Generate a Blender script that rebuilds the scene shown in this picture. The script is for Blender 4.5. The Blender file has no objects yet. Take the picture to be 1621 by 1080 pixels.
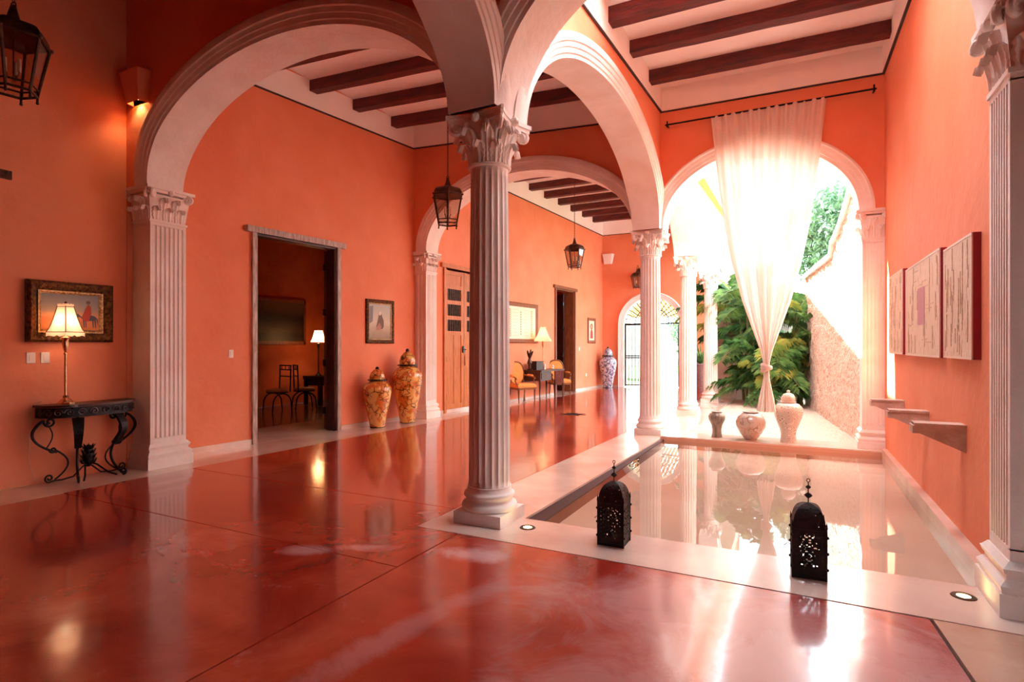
import bpy, math, random
from mathutils import Vector, Matrix
from math import sin, cos, pi, radians, sqrt
random.seed(7)
SC = bpy.context.scene
COL = SC.collection

# ------------------------------------------------------------------ helpers
def lin(c):
    r = []
    for v in c:
        v = v / 255.0
        r.append(v / 12.92 if v <= 0.04045 else ((v + 0.055) / 1.055) ** 2.4)
    return (r[0], r[1], r[2], 1.0)

class MB:
    def __init__(s):
        s.v = []; s.f = []; s.m = Matrix.Identity(4)
    def add(s, vs, fs):
        n = len(s.v)
        for p in vs:
            s.v.append(tuple(s.m @ Vector(p)))
        for f in fs:
            s.f.append(tuple(i + n for i in f))
    def hexa(s, p):   # 8 points: bottom 4 ccw, top 4 ccw
        s.add(p, [(3, 2, 1, 0), (4, 5, 6, 7), (0, 1, 5, 4), (1, 2, 6, 5), (2, 3, 7, 6), (3, 0, 4, 7)])
    def box(s, x0, x1, y0, y1, z0, z1):
        s.hexa([(x0, y0, z0), (x1, y0, z0), (x1, y1, z0), (x0, y1, z0), (x0, y0, z1), (x1, y0, z1), (x1, y1, z1), (x0, y1, z1)])
    def cbox(s, c, d):
        s.box(c[0] - d[0] / 2, c[0] + d[0] / 2, c[1] - d[1] / 2, c[1] + d[1] / 2, c[2] - d[2] / 2, c[2] + d[2] / 2)
    def taper(s, c0, d0, c1, d1):   # rect (cx,cy,z),(w,d) to another
        P = []
        for c, d in ((c0, d0), (c1, d1)):
            for a, b in ((-1, -1), (1, -1), (1, 1), (-1, 1)):
                P.append((c[0] + a * d[0] / 2, c[1] + b * d[1] / 2, c[2]))
        s.hexa(P)
    def lathe(s, prof, n=32, c=(0, 0, 0), rf=None, cap=True):
        vs = []
        for (r, z) in prof:
            for i in range(n):
                t = 2 * pi * i / n
                rr = r if rf is None else rf(r, z, t)
                vs.append((c[0] + rr * cos(t), c[1] + rr * sin(t), c[2] + z))
        fs = []
        for j in range(len(prof) - 1):
            for i in range(n):
                a = j * n + i; b = j * n + (i + 1) % n
                fs.append((a, b, b + n, a + n))
        if cap:
            fs.append(tuple(range(n - 1, -1, -1)))
            k = (len(prof) - 1) * n
            fs.append(tuple(range(k, k + n)))
        s.add(vs, fs)
    def tube(s, pts, r, n=8, closed=False):
        pts = [Vector(p) for p in pts]
        N = len(pts)
        rs = r if isinstance(r, (list, tuple)) else [r] * N
        vs = []; prev = None
        for i, p in enumerate(pts):
            if closed:
                t = pts[(i + 1) % N] - pts[i - 1]
            else:
                t = pts[min(i + 1, N - 1)] - pts[max(i - 1, 0)]
            if t.length < 1e-9: t = Vector((0, 0, 1))
            t.normalize()
            if prev is None:
                a = Vector((0, 0, 1)) if abs(t.z) < 0.9 else Vector((1, 0, 0))
                nrm = (a - t * a.dot(t)).normalized()
            else:
                nrm = prev - t * prev.dot(t)
                if nrm.length < 1e-6: nrm = t.orthogonal()
                nrm.normalize()
            prev = nrm
            bn = t.cross(nrm)
            for k in range(n):
                an = 2 * pi * k / n
                vs.append(tuple(p + (nrm * cos(an) + bn * sin(an)) * rs[i]))
        fs = []
        M = N if closed else N - 1
        for i in range(M):
            for k in range(n):
                a = i * n + k; b = i * n + (k + 1) % n
                c = ((i + 1) % N) * n + (k + 1) % n; d = ((i + 1) % N) * n + k
                fs.append((a, b, c, d))
        if not closed:
            fs.append(tuple(range(n - 1, -1, -1))); fs.append(tuple(range((N - 1) * n, N * n)))
        s.add(vs, fs)
    def ribbon(s, pts, w, th, side):   # flat bar along pts, width w along 'side'
        side = Vector(side).normalized()
        pts = [Vector(p) for p in pts]; N = len(pts)
        ws = w if isinstance(w, (list, tuple)) else [w] * N
        vs = []
        for i, p in enumerate(pts):
            t = (pts[min(i + 1, N - 1)] - pts[max(i - 1, 0)]).normalized()
            n = t.cross(side).normalized()
            for a, b in ((-1, -1), (1, -1), (1, 1), (-1, 1)):
                vs.append(tuple(p + side * (a * ws[i] / 2) + n * (b * th / 2)))
        fs = [(3, 2, 1, 0), tuple(range((N - 1) * 4, N * 4))]
        for i in range(N - 1):
            for k in range(4):
                fs.append((i * 4 + k, i * 4 + (k + 1) % 4, i * 4 + 4 + (k + 1) % 4, i * 4 + 4 + k))
        s.add(vs, fs)
    def prism(s, poly, z0, z1, flip=False):   # poly in xy extruded in z
        n = len(poly)
        vs = [(p[0], p[1], z0) for p in poly] + [(p[0], p[1], z1) for p in poly]
        fs = [tuple(range(n - 1, -1, -1)), tuple(range(n, 2 * n))]
        for i in range(n):
            j = (i + 1) % n
            fs.append((i, j, j + n, i + n))
        s.add(vs, fs)
    def ball(s, c, r, n=12, m=8, sc=(1, 1, 1)):
        prof = []
        vs = []
        for j in range(m + 1):
            ph = -pi / 2 + pi * j / m
            rr = max(cos(ph), 0.02)
            for i in range(n):
                t = 2 * pi * i / n
                vs.append((c[0] + r * rr * cos(t) * sc[0], c[1] + r * rr * sin(t) * sc[1], c[2] + r * sin(ph) * sc[2]))
        fs = [tuple(range(n - 1, -1, -1)), tuple(range(m * n, m * n + n))]
        for j in range(m):
            for i in range(n):
                a = j * n + i; b = j * n + (i + 1) % n
                fs.append((a, b, b + n, a + n))
        s.add(vs, fs)
    def sweep(s, path, prof, closed=False):
        # path: list of (origin, e1, e2) frames; prof: list of (a,b); closed profile polygon
        n = len(prof); vs = []
        for (o, e1, e2) in path:
            for a, b in prof:
                vs.append(tuple(Vector(o) + Vector(e1) * a + Vector(e2) * b))
        fs = []
        N = len(path)
        for i in range(N if closed else N - 1):
            for k in range(n):
                j = (i + 1) % N
                fs.append((i * n + k, i * n + (k + 1) % n, j * n + (k + 1) % n, j * n + k))
        if not closed:
            fs.append(tuple(range(n - 1, -1, -1))); fs.append(tuple(range((N - 1) * n, N * n)))
        s.add(vs, fs)
    def mesh(s, name, mat, smooth=35):
        me = bpy.data.meshes.new(name)
        me.from_pydata(s.v, [], s.f)
        me.update()
        import bmesh
        bm = bmesh.new(); bm.from_mesh(me)
        bmesh.ops.recalc_face_normals(bm, faces=bm.faces)
        bm.to_mesh(me); bm.free()
        if smooth:
            me.shade_smooth()
            me.set_sharp_from_angle(angle=radians(smooth))
        if mat: me.materials.append(mat)
        return me
    def build(s, name, mat, parent=None, loc=None, rot=0, smooth=35, label=None):
        o = bpy.data.objects.new(name, s.mesh(name, mat, smooth))
        COL.objects.link(o)
        if parent: o.parent = parent
        if loc: o.location = loc
        if rot: o.rotation_euler = (0, 0, rot)
        if label: o['label'] = label
        return o

def empty(name, loc, rz=0, label=None, cat=None, group=None):
    o = bpy.data.objects.new(name, None); COL.objects.link(o)
    o.empty_display_size = 0.1
    o.location = loc; o.rotation_euler = (0, 0, rz)
    return tag(o, label, cat, group)
def tag(o, label=None, cat=None, group=None, kind=None):
    if label: o['label'] = label
    if cat: o['category'] = cat
    if group: o['group'] = group
    if kind: o['kind'] = kind
    return o
def struct(o, label=None):
    o['kind'] = 'structure'
    if label: o['label'] = label
    return o
def kids(o): return [c for c in bpy.data.objects if c.parent == o]
def copy_tree(o, parent=None):
    ch = kids(o)
    c = o.copy(); COL.objects.link(c)
    c.parent = parent
    for k in ch: copy_tree(k, c)
    return c
def place(o, loc, rz=0, label=None):
    o.location = loc; o.rotation_euler = (0, 0, rz)
    if label: o['label'] = label
    return o

# ------------------------------------------------------------------ materials
def newmat(name):
    m = bpy.data.materials.new(name); m.use_nodes = True
    nt = m.node_tree
    b = nt.nodes['Principled BSDF']
    return m, nt, b
def mat(name, c, rough=0.6, metal=0.0, c2=None, scale=4.0, detail=5, bump=0.0, bscale=None, spec=0.5, coat=0.0, coatr=0.1, contrast=(0.35, 0.65), stretch=None, bdist=0.02):
    m, nt, b = newmat(name)
    b.inputs['Base Color'].default_value = lin(c)
    b.inputs['Roughness'].default_value = rough
    b.inputs['Metallic'].default_value = metal
    b.inputs['Specular IOR Level'].default_value = spec
    b.inputs['Coat Weight'].default_value = coat
    b.inputs['Coat Roughness'].default_value = coatr
    if c2 is not None or bump:
        tc = nt.nodes.new('ShaderNodeNewGeometry')
        mp = nt.nodes.new('ShaderNodeMapping')
        nt.links.new(tc.outputs['Position'], mp.inputs['Vector'])
        if stretch: mp.inputs['Scale'].default_value = stretch
    if c2 is not None:
        n = nt.nodes.new('ShaderNodeTexNoise'); n.inputs['Scale'].default_value = scale; n.inputs['Detail'].default_value = detail
        nt.links.new(mp.outputs['Vector'], n.inputs['Vector'])
        r = nt.nodes.new('ShaderNodeValToRGB')
        r.color_ramp.elements[0].position = contrast[0]; r.color_ramp.elements[1].position = contrast[1]
        r.color_ramp.elements[0].color = lin(c); r.color_ramp.elements[1].color = lin(c2)
        nt.links.new(n.outputs['Fac'], r.inputs['Fac']); nt.links.new(r.outputs['Color'], b.inputs['Base Color'])
    if bump:
        n2 = nt.nodes.new('ShaderNodeTexNoise'); n2.inputs['Scale'].default_value = bscale or scale * 3; n2.inputs['Detail'].default_value = 4
        nt.links.new(mp.outputs['Vector'], n2.inputs['Vector'])
        bp = nt.nodes.new('ShaderNodeBump'); bp.inputs['Strength'].default_value = bump; bp.inputs['Distance'].default_value = bdist
        nt.links.new(n2.outputs['Fac'], bp.inputs['Height']); nt.links.new(bp.outputs['Normal'], b.inputs['Normal'])
    return m

M = {}
M['orange'] = mat('orange_plaster', (229, 131, 90), 0.75, c2=(236, 144, 106), scale=1.6, bump=0.35, bscale=7, contrast=(0.3, 0.7))
M['cream'] = mat('cream_stucco', (236, 220, 210), 0.6, c2=(244, 234, 227), scale=3, bump=0.25, bscale=14)
M['band'] = mat('white_ceiling_plaster', (246, 240, 235), 0.7, c2=(250, 245, 241), scale=2)
M['beam'] = mat('dark_red_timber', (104, 26, 18), 0.55, c2=(66, 14, 12), scale=5, stretch=(0.6, 3, 3), bump=0.4, bscale=18)
M['line'] = mat('dark_line_paint', (60, 45, 40), 0.6)
M['stonestrip'] = mat('cream_polished_stone', (226, 200, 184), 0.22, c2=(206, 172, 156), scale=1.8, detail=8, coat=0.6, coatr=0.12, contrast=(0.35, 0.7))
M['tanfloor'] = mat('tan_polished_cement', (214, 176, 152), 0.25, c2=(186, 134, 110), scale=2.2, detail=8, coat=0.6, coatr=0.14)
M['groove'] = mat('dark_groove', (70, 30, 22), 0.7)
M['poolbed'] = mat('beige_pool_cement', (220, 192, 170), 0.6, c2=(208, 178, 156), scale=1.2)
M['gravel'] = mat('pale_gravel', (232, 210, 190), 0.9, c2=(196, 164, 140), scale=45, bump=1.0, bscale=60, contrast=(0.4, 0.62), bdist=0.03)
M['roughwall'] = mat('rough_mamposteria_wall', (226, 206, 190), 0.95, c2=(196, 150, 126), scale=14, bump=1.0, bscale=20, detail=9, contrast=(0.42, 0.72), bdist=0.06)
M['whitewall'] = mat('white_garden_wall', (232, 224, 216), 0.85, c2=(214, 198, 186), scale=2, bump=0.4)
M['iron'] = mat('black_wrought_iron', (24, 18, 20), 0.38, 0.6, c2=(38, 30, 34), scale=20, bump=0.3, bscale=60)
M['rust'] = mat('dark_rusted_metal', (48, 24, 20), 0.6, 0.4, c2=(28, 14, 14), scale=14, bump=0.3, bscale=50)
M['brass'] = mat('aged_brass', (196, 140, 96), 0.25, 0.9, c2=(224, 178, 140), scale=8)
M['bronze'] = mat('dark_bronze', (70, 48, 38), 0.4, 0.8, c2=(100, 70, 54), scale=14)
M['darkwood'] = mat('dark_polished_wood', (60, 26, 20), 0.45, c2=(84, 38, 26), scale=6, stretch=(1, 1, 6), coat=0.15)
M['pine'] = mat('honey_pine_wood', (206, 122, 56), 0.5, c2=(184, 98, 40), scale=5, stretch=(6, 6, 0.7), bump=0.2, bscale=12)
M['greywood'] = mat('weathered_whitewashed_wood', (196, 178, 168), 0.35, c2=(148, 122, 108), scale=6, stretch=(6, 6, 0.8), bump=0.4, bscale=10, detail=8)
M['brownwood'] = mat('brown_door_frame_wood', (150, 84, 48), 0.5, c2=(120, 62, 34), scale=6, stretch=(6, 6, 0.8))
M['gilt'] = mat('gilt_frame', (128, 84, 44), 0.35, 0.7, c2=(62, 34, 22), scale=30, bump=1.0, bscale=45, bdist=0.02)
M['giltline'] = mat('bright_gilt', (214, 180, 130), 0.3, 0.8, c2=(150, 110, 66), scale=40, bump=0.6, bscale=60)
M['white'] = mat('white_plastic', (238, 226, 220), 0.4)
M['black'] = mat('glossy_black', (14, 10, 10), 0.25, coat=0.3)
M['blackwood'] = mat('black_painted_wood', (20, 12, 12), 0.35)
M['orangefab'] = mat('orange_upholstery', (236, 160, 84), 0.8, c2=(226, 146, 70), scale=14, bump=0.2, bscale=80)
M['chairwood'] = mat('golden_brown_chair_wood', (150, 88, 44), 0.35, c2=(110, 58, 28), scale=14, coat=0.3)
M['canvasred'] = mat('deep_red_canvas_edge', (150, 14, 40), 0.5)
M['corbel'] = mat('pinkish_stone', (216, 184, 168), 0.8, c2=(196, 158, 140), scale=9, bump=0.4, bscale=30)
M['grass'] = mat('garden_grass', (62, 104, 34), 0.9, c2=(44, 84, 24), scale=8, bump=0.6, bscale=40)
M['path'] = mat('garden_path', (150, 140, 130), 0.9)
M['leafg'] = mat('palm_green', (44, 92, 44), 0.5, c2=(112, 160, 84), scale=5.0, contrast=(0.4, 0.65))
M['leafy'] = mat('palm_yellow_green', (176, 176, 84), 0.5, c2=(110, 150, 66), scale=3)
M['stem'] = mat('palm_stem', (128, 140, 80), 0.6, c2=(96, 100, 60), scale=6)
M['treeg'] = mat('tree_green', (104, 132, 104), 0.8, c2=(74, 106, 78), scale=1.2)
M['bark'] = mat('bark', (110, 88, 70), 0.9)
M['cushion'] = mat('cream_cushion', (226, 196, 160), 0.8)
M['clay'] = mat('pale_clay_jar', (200, 188, 176), 0.5)
M['tassel'] = mat('tan_tassel', (196, 138, 100), 0.8)
M['chain'] = mat('chain_metal', (70, 44, 34), 0.5, 0.7)
M['candle'] = mat('ivory_candle', (238, 222, 200), 0.5)
M['stoneurn'] = mat('terracotta_planter', (150, 112, 104), 0.7, c2=(120, 90, 90), scale=20)
M['pool_tile'] = mat('brown_pool_lip', (206, 150, 122), 0.5)

def glass_mat(name, tint=(225, 210, 200), rough=0.02, fac=0.14):
    m = bpy.data.materials.new(name); m.use_nodes = True
    nt = m.node_tree; nt.nodes.clear()
    o = nt.nodes.new('ShaderNodeOutputMaterial'); mx = nt.nodes.new('ShaderNodeMixShader')
    t = nt.nodes.new('ShaderNodeBsdfTransparent'); t.inputs['Color'].default_value = lin(tint)
    g = nt.nodes.new('ShaderNodeBsdfGlossy'); g.inputs['Roughness'].default_value = rough
    mx.inputs['Fac'].default_value = fac
    nt.links.new(t.outputs[0], mx.inputs[1]); nt.links.new(g.outputs[0], mx.inputs[2]); nt.links.new(mx.outputs[0], o.inputs[0])
    return m
M['glass'] = glass_mat('lantern_glass')
def water_mat():
    m = bpy.data.materials.new('still_water'); m.use_nodes = True
    nt = m.node_tree; nt.nodes.clear()
    o = nt.nodes.new('ShaderNodeOutputMaterial'); mx = nt.nodes.new('ShaderNodeMixShader')
    t = nt.nodes.new('ShaderNodeBsdfTransparent'); t.inputs['Color'].default_value = (0.97, 0.95, 0.93, 1)
    g = nt.nodes.new('ShaderNodeBsdfGlossy'); g.inputs['Roughness'].default_value = 0.0
    fr = nt.nodes.new('ShaderNodeFresnel'); fr.inputs['IOR'].default_value = 1.4
    geo = nt.nodes.new('ShaderNodeNewGeometry')
    n = nt.nodes.new('ShaderNodeTexNoise'); n.inputs['Scale'].default_value = 3.0
    nt.links.new(geo.outputs['Position'], n.inputs['Vector'])
    bp = nt.nodes.new('ShaderNodeBump'); bp.inputs['Strength'].default_value = 0.03; bp.inputs['Distance'].default_value = 0.02
    nt.links.new(n.outputs['Fac'], bp.inputs['Height']); nt.links.new(bp.outputs['Normal'], g.inputs['Normal'])
    nt.links.new(fr.outputs[0], mx.inputs[0]); nt.links.new(t.outputs[0], mx.inputs[1]); nt.links.new(g.outputs[0], mx.inputs[2]); nt.links.new(mx.outputs[0], o.inputs[0])
    return m
M['water'] = water_mat()
def cloth_mat():
    m = bpy.data.materials.new('sheer_white_cotton'); m.use_nodes = True
    nt = m.node_tree; nt.nodes.clear()
    o = nt.nodes.new('ShaderNodeOutputMaterial')
    d = nt.nodes.new('ShaderNodeBsdfDiffuse'); d.inputs['Color'].default_value = lin((240, 228, 220))
    t = nt.nodes.new('ShaderNodeBsdfTranslucent'); t.inputs['Color'].default_value = lin((240, 230, 222))
    tr = nt.nodes.new('ShaderNodeBsdfTransparent')
    m1 = nt.nodes.new('ShaderNodeMixShader'); m1.inputs[0].default_value = 0.3
    m2 = nt.nodes.new('ShaderNodeMixShader'); m2.inputs[0].default_value = 0.02
    nt.links.new(d.outputs[0], m1.inputs[1]); nt.links.new(t.outputs[0], m1.inputs[2])
    nt.links.new(m1.outputs[0], m2.inputs[1]); nt.links.new(tr.outputs[0], m2.inputs[2]); nt.links.new(m2.outputs[0], o.inputs[0])
    return m
M['cloth'] = cloth_mat()
def shade_mat(name, c, e):
    m, nt, b = newmat(name)
    b.inputs['Base Color'].default_value = lin(c); b.inputs['Roughness'].default_value = 0.9
    b.inputs['Emission Color'].default_value = lin((255, 188, 140)); b.inputs['Emission Strength'].default_value = e
    t = nt.nodes.new('ShaderNodeBsdfTranslucent'); t.inputs['Color'].default_value = lin(c)
    mx = nt.nodes.new('ShaderNodeMixShader'); mx.inputs[0].default_value = .5
    nt.links.new(b.outputs[0], mx.inputs[1]); nt.links.new(t.outputs[0], mx.inputs[2])
    nt.links.new(mx.outputs[0], nt.nodes['Material Output'].inputs['Surface'])
    return m
def emit_mat(name, c, e):
    m, nt, b = newmat(name)
    b.inputs['Base Color'].default_value = lin(c)
    b.inputs['Emission Color'].default_value = lin(c); b.inputs['Emission Strength'].default_value = e
    return m

def floor_mat():
    m, nt, b = newmat('red_polished_concrete')
    N = nt.nodes.new; L = nt.links.new
    geo = N('ShaderNodeNewGeometry')
    mp = N('ShaderNodeMapping'); L(geo.outputs['Position'], mp.inputs['Vector']); mp.inputs['Scale'].default_value = (1, 1, 1)
    n1 = N('ShaderNodeTexNoise'); n1.inputs['Scale'].default_value = 1.1; n1.inputs['Detail'].default_value = 8; n1.inputs['Roughness'].default_value = 0.62; n1.inputs['Distortion'].default_value = 0.6
    L(mp.outputs[0], n1.inputs['Vector'])
    r1 = N('ShaderNodeValToRGB'); e = r1.color_ramp.elements
    e[0].position = 0.32; e[0].color = lin((140, 34, 24)); e[1].position = 0.72; e[1].color = lin((204, 88, 64))
    x = r1.color_ramp.elements.new(0.5); x.color = lin((176, 54, 38))
    L(n1.outputs['Fac'], r1.inputs['Fac'])
    n2 = N('ShaderNodeTexNoise'); n2.inputs['Scale'].default_value = 1.7; n2.inputs['Detail'].default_value = 10; n2.inputs['Roughness'].default_value = 0.7; n2.inputs['Distortion'].default_value = 1.0
    mp2 = N('ShaderNodeMapping'); mp2.inputs['Location'].default_value = (7.3, 3.1, 0); L(geo.outputs['Position'], mp2.inputs['Vector']); L(mp2.outputs[0], n2.inputs['Vector'])
    r2 = N('ShaderNodeValToRGB'); r2.color_ramp.elements[0].position = 0.60; r2.color_ramp.elements[1].position = 0.74
    r2.color_ramp.elements[0].color = (0, 0, 0, 1); r2.color_ramp.elements[1].color = (0.42, 0.42, 0.42, 1)
    L(n2.outputs['Fac'], r2.inputs['Fac'])
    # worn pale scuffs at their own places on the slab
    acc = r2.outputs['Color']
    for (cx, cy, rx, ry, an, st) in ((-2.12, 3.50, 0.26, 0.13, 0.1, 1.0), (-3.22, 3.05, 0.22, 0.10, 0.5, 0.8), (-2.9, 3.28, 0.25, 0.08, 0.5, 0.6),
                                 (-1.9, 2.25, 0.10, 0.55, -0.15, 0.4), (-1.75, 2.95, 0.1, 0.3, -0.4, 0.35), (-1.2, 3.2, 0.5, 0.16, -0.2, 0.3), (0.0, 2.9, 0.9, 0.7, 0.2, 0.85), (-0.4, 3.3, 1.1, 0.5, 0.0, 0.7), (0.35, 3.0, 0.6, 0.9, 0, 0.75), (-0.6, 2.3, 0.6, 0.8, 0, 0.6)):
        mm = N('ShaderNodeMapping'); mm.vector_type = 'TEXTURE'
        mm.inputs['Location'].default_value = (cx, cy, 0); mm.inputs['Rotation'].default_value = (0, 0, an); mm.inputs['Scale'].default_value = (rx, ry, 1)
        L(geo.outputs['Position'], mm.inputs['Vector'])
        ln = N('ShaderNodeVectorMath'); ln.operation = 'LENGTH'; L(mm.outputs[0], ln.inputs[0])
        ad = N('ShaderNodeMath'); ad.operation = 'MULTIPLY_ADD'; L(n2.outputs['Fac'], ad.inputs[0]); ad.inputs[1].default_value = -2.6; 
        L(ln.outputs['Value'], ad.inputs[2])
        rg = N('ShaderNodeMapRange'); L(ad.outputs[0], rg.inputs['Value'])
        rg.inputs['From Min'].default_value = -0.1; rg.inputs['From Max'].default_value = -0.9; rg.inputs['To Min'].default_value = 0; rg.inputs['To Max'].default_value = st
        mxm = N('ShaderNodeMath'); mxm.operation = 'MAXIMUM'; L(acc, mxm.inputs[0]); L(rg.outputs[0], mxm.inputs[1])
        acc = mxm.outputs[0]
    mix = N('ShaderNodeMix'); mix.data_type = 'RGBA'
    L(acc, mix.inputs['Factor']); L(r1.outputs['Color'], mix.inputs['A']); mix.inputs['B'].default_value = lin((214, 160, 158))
    L(mix.outputs['Result'], b.inputs['Base Color'])
    rr = N('ShaderNodeMapRange'); L(n1.outputs['Fac'], rr.inputs['Value']); rr.inputs['To Min'].default_value = 0.12; rr.inputs['To Max'].default_value = 0.26
    L(rr.outputs[0], b.inputs['Roughness'])
    b.inputs['Coat Weight'].default_value = 0.8; b.inputs['Coat Roughness'].default_value = 0.09
    nb = N('ShaderNodeTexNoise'); nb.inputs['Scale'].default_value = 5; nb.inputs['Detail'].default_value = 3; L(geo.outputs['Position'], nb.inputs['Vector'])
    bp = N('ShaderNodeBump'); bp.inputs['Strength'].default_value = 0.10; bp.inputs['Distance'].default_value = 0.012
    L(nb.outputs['Fac'], bp.inputs['Height']); L(bp.outputs['Normal'], b.inputs['Normal']); L(bp.outputs['Normal'], b.inputs['Coat Normal'])
    return m
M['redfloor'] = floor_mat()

def pattern_mat(name, base, c2, c3, scale=14, rough=0.2, coat=0.6, th=0.04, blob=0.5):
    """glazed pottery: painted scrolling motif from voronoi outlines over a ground colour (object coordinates)"""
    m, nt, b = newmat(name); N = nt.nodes.new; L = nt.links.new
    tc = N('ShaderNodeTexCoord')
    nz = N('ShaderNodeTexNoise'); nz.inputs['Scale'].default_value = scale * 0.5; nz.inputs['Detail'].default_value = 2; L(tc.outputs['Object'], nz.inputs['Vector'])
    ad = N('ShaderNodeMix'); ad.data_type = 'VECTOR'; ad.inputs['Factor'].default_value = 0.12; L(tc.outputs['Object'], ad.inputs['A']); L(nz.outputs['Color'], ad.inputs['B'])
    v = N('ShaderNodeTexVoronoi'); v.feature = 'DISTANCE_TO_EDGE'; v.inputs['Scale'].default_value = scale; L(ad.outputs['Result'], v.inputs['Vector'])
    r = N('ShaderNodeMath'); r.operation = 'LESS_THAN'; r.inputs[1].default_value = th; L(v.outputs['Distance'], r.inputs[0])
    n2 = N('ShaderNodeTexNoise'); n2.inputs['Scale'].default_value = scale * 0.7; n2.inputs['Detail'].default_value = 3; L(tc.outputs['Object'], n2.inputs['Vector'])
    r2 = N('ShaderNodeMapRange'); r2.inputs['From Min'].default_value = blob; r2.inputs['From Max'].default_value = blob + 0.06; L(n2.outputs['Fac'], r2.inputs['Value'])
    m1 = N('ShaderNodeMix'); m1.data_type = 'RGBA'; L(r2.outputs[0], m1.inputs['Factor']); m1.inputs['A'].default_value = lin(base); m1.inputs['B'].default_value = lin(c2)
    n3 = N('ShaderNodeTexNoise'); n3.inputs['Scale'].default_value = scale * 0.45; L(tc.outputs['Object'], n3.inputs['Vector'])
    r3 = N('ShaderNodeMath'); r3.operation = 'GREATER_THAN'; r3.inputs[1].default_value = 0.47; L(n3.outputs['Fac'], r3.inputs[0])
    mu = N('ShaderNodeMath'); mu.operation = 'MULTIPLY'; L(r.outputs[0], mu.inputs[0]); L(r3.outputs[0], mu.inputs[1])
    m2 = N('ShaderNodeMix'); m2.data_type = 'RGBA'; L(mu.outputs[0], m2.inputs['Factor']); L(m1.outputs['Result'], m2.inputs['A']); m2.inputs['B'].default_value = lin(c3)
    L(m2.outputs['Result'], b.inputs['Base Color'])
    b.inputs['Roughness'].default_value = rough; b.inputs['Coat Weight'].default_value = coat; b.inputs['Coat Roughness'].default_value = 0.08
    return m
M['goldjar'] = pattern_mat('gold_talavera_glaze', (236, 178, 92), (214, 118, 44), (96, 66, 26), 11, th=0.05, blob=0.48)
M['bluejar'] = pattern_mat('blue_white_talavera_glaze', (196, 192, 204), (92, 92, 128), (60, 62, 100), 22, th=0.07, blob=0.5)
M['pot1'] = mat('grey_brown_streaked_glaze', (158, 142, 124), 0.35, c2=(120, 104, 88), scale=10, stretch=(3, 3, .5), coat=.3)
M['pot2'] = pattern_mat('pinkish_scroll_glaze', (196, 178, 162), (190, 158, 136), (150, 126, 108), 12, th=0.035)

def ring_pot_mat():
    """pale urn with rows of concentric painted circles"""
    m, nt, b = newmat('ringed_urn_glaze'); N = nt.nodes.new; L = nt.links.new
    tc = N('ShaderNodeTexCoord')
    v = N('ShaderNodeTexVoronoi'); v.feature = 'F1'; v.inputs['Scale'].default_value = 9; v.inputs['Randomness'].default_value = 0.35; L(tc.outputs['Object'], v.inputs['Vector'])
    w = N('ShaderNodeMath'); w.operation = 'MULTIPLY'; w.inputs[1].default_value = 44; L(v.outputs['Distance'], w.inputs[0])
    s = N('ShaderNodeMath'); s.operation = 'SINE'; L(w.outputs[0], s.inputs[0])
    g = N('ShaderNodeMath'); g.operation = 'GREATER_THAN'; g.inputs[1].default_value = 0.55; L(s.outputs[0], g.inputs[0])
    mx = N('ShaderNodeMix'); mx.data_type = 'RGBA'; L(g.outputs[0], mx.inputs['Factor']); mx.inputs['A'].default_value = lin((214, 200, 184)); mx.inputs['B'].default_value = lin((150, 130, 114))
    L(mx.outputs['Result'], b.inputs['Base Color']); b.inputs['Roughness'].default_value = 0.3; b.inputs['Coat Weight'].default_value = 0.4
    return m
M['pot3'] = ring_pot_mat()

def painting_mat(name, kind):
    """small painted scenes made from blocks in object coordinates (u across = x, v up = z)"""
    m, nt, b = newmat(name); N = nt.nodes.new; L = nt.links.new
    tc = N('ShaderNodeTexCoord'); sp = N('ShaderNodeSeparateXYZ'); L(tc.outputs['Generated'], sp.inputs[0])
    nz = N('ShaderNodeTexNoise'); nz.inputs['Scale'].default_value = 5; nz.inputs['Detail'].default_value = 6; L(tc.outputs['Generated'], nz.inputs['Vector'])
    ad = N('ShaderNodeMath'); ad.operation = 'MULTIPLY_ADD'; L(nz.outputs['Fac'], ad.inputs[0]); ad.inputs[1].default_value = 0.22; L(sp.outputs['Z'], ad.inputs[2])
    r = N('ShaderNodeValToRGB'); L(ad.outputs[0], r.inputs['Fac'])
    stops = {'desert': [(0.0, (150, 84, 36)), (0.2, (196, 124, 56)), (0.42, (214, 120, 62)), (0.55, (206, 150, 104)), (0.68, (160, 146, 128)), (1.0, (128, 132, 132))],
             'portrait': [(0.0, (120, 104, 84)), (0.35, (176, 150, 120)), (0.6, (206, 190, 160)), (1.0, (176, 172, 160))],
             'pale': [(0.0, (236, 214, 184)), (0.5, (240, 224, 200)), (1.0, (236, 214, 180))],
             'dark': [(0.0, (60, 40, 28)), (0.3, (14, 9, 9)), (0.42, (60, 34, 26)), (0.7, (22, 14, 12)), (1.0, (96, 64, 44))]}[kind]
    el = r.color_ramp.elements
    el[0].position, el[0].color = stops[0][0], lin(stops[0][1]); el[1].position, el[1].color = stops[-1][0], lin(stops[-1][1])
    for p, c in stops[1:-1]:
        q = el.new(p); q.color = lin(c)
    L(r.outputs['Color'], b.inputs['Base Color']); b.inputs['Roughness'].default_value = 0.5
    return m
M['desert'] = painting_mat('desert_painting', 'desert'); M['portrait'] = painting_mat('faded_portrait_painting', 'portrait')
M['pale'] = painting_mat('pale_textile_art', 'pale'); M['darkart'] = painting_mat('dark_artwork', 'dark')
M['panelart'] = mat('cream_rust_textured_art', (226, 200, 174), 0.7, c2=(170, 104, 74), scale=16, detail=9, contrast=(0.58, 0.74), stretch=(1, 1.6, 0.4), bump=0.8, bscale=30)
M['pinkpatch'] = mat('mauve_paint', (196, 132, 138), 0.7)
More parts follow.
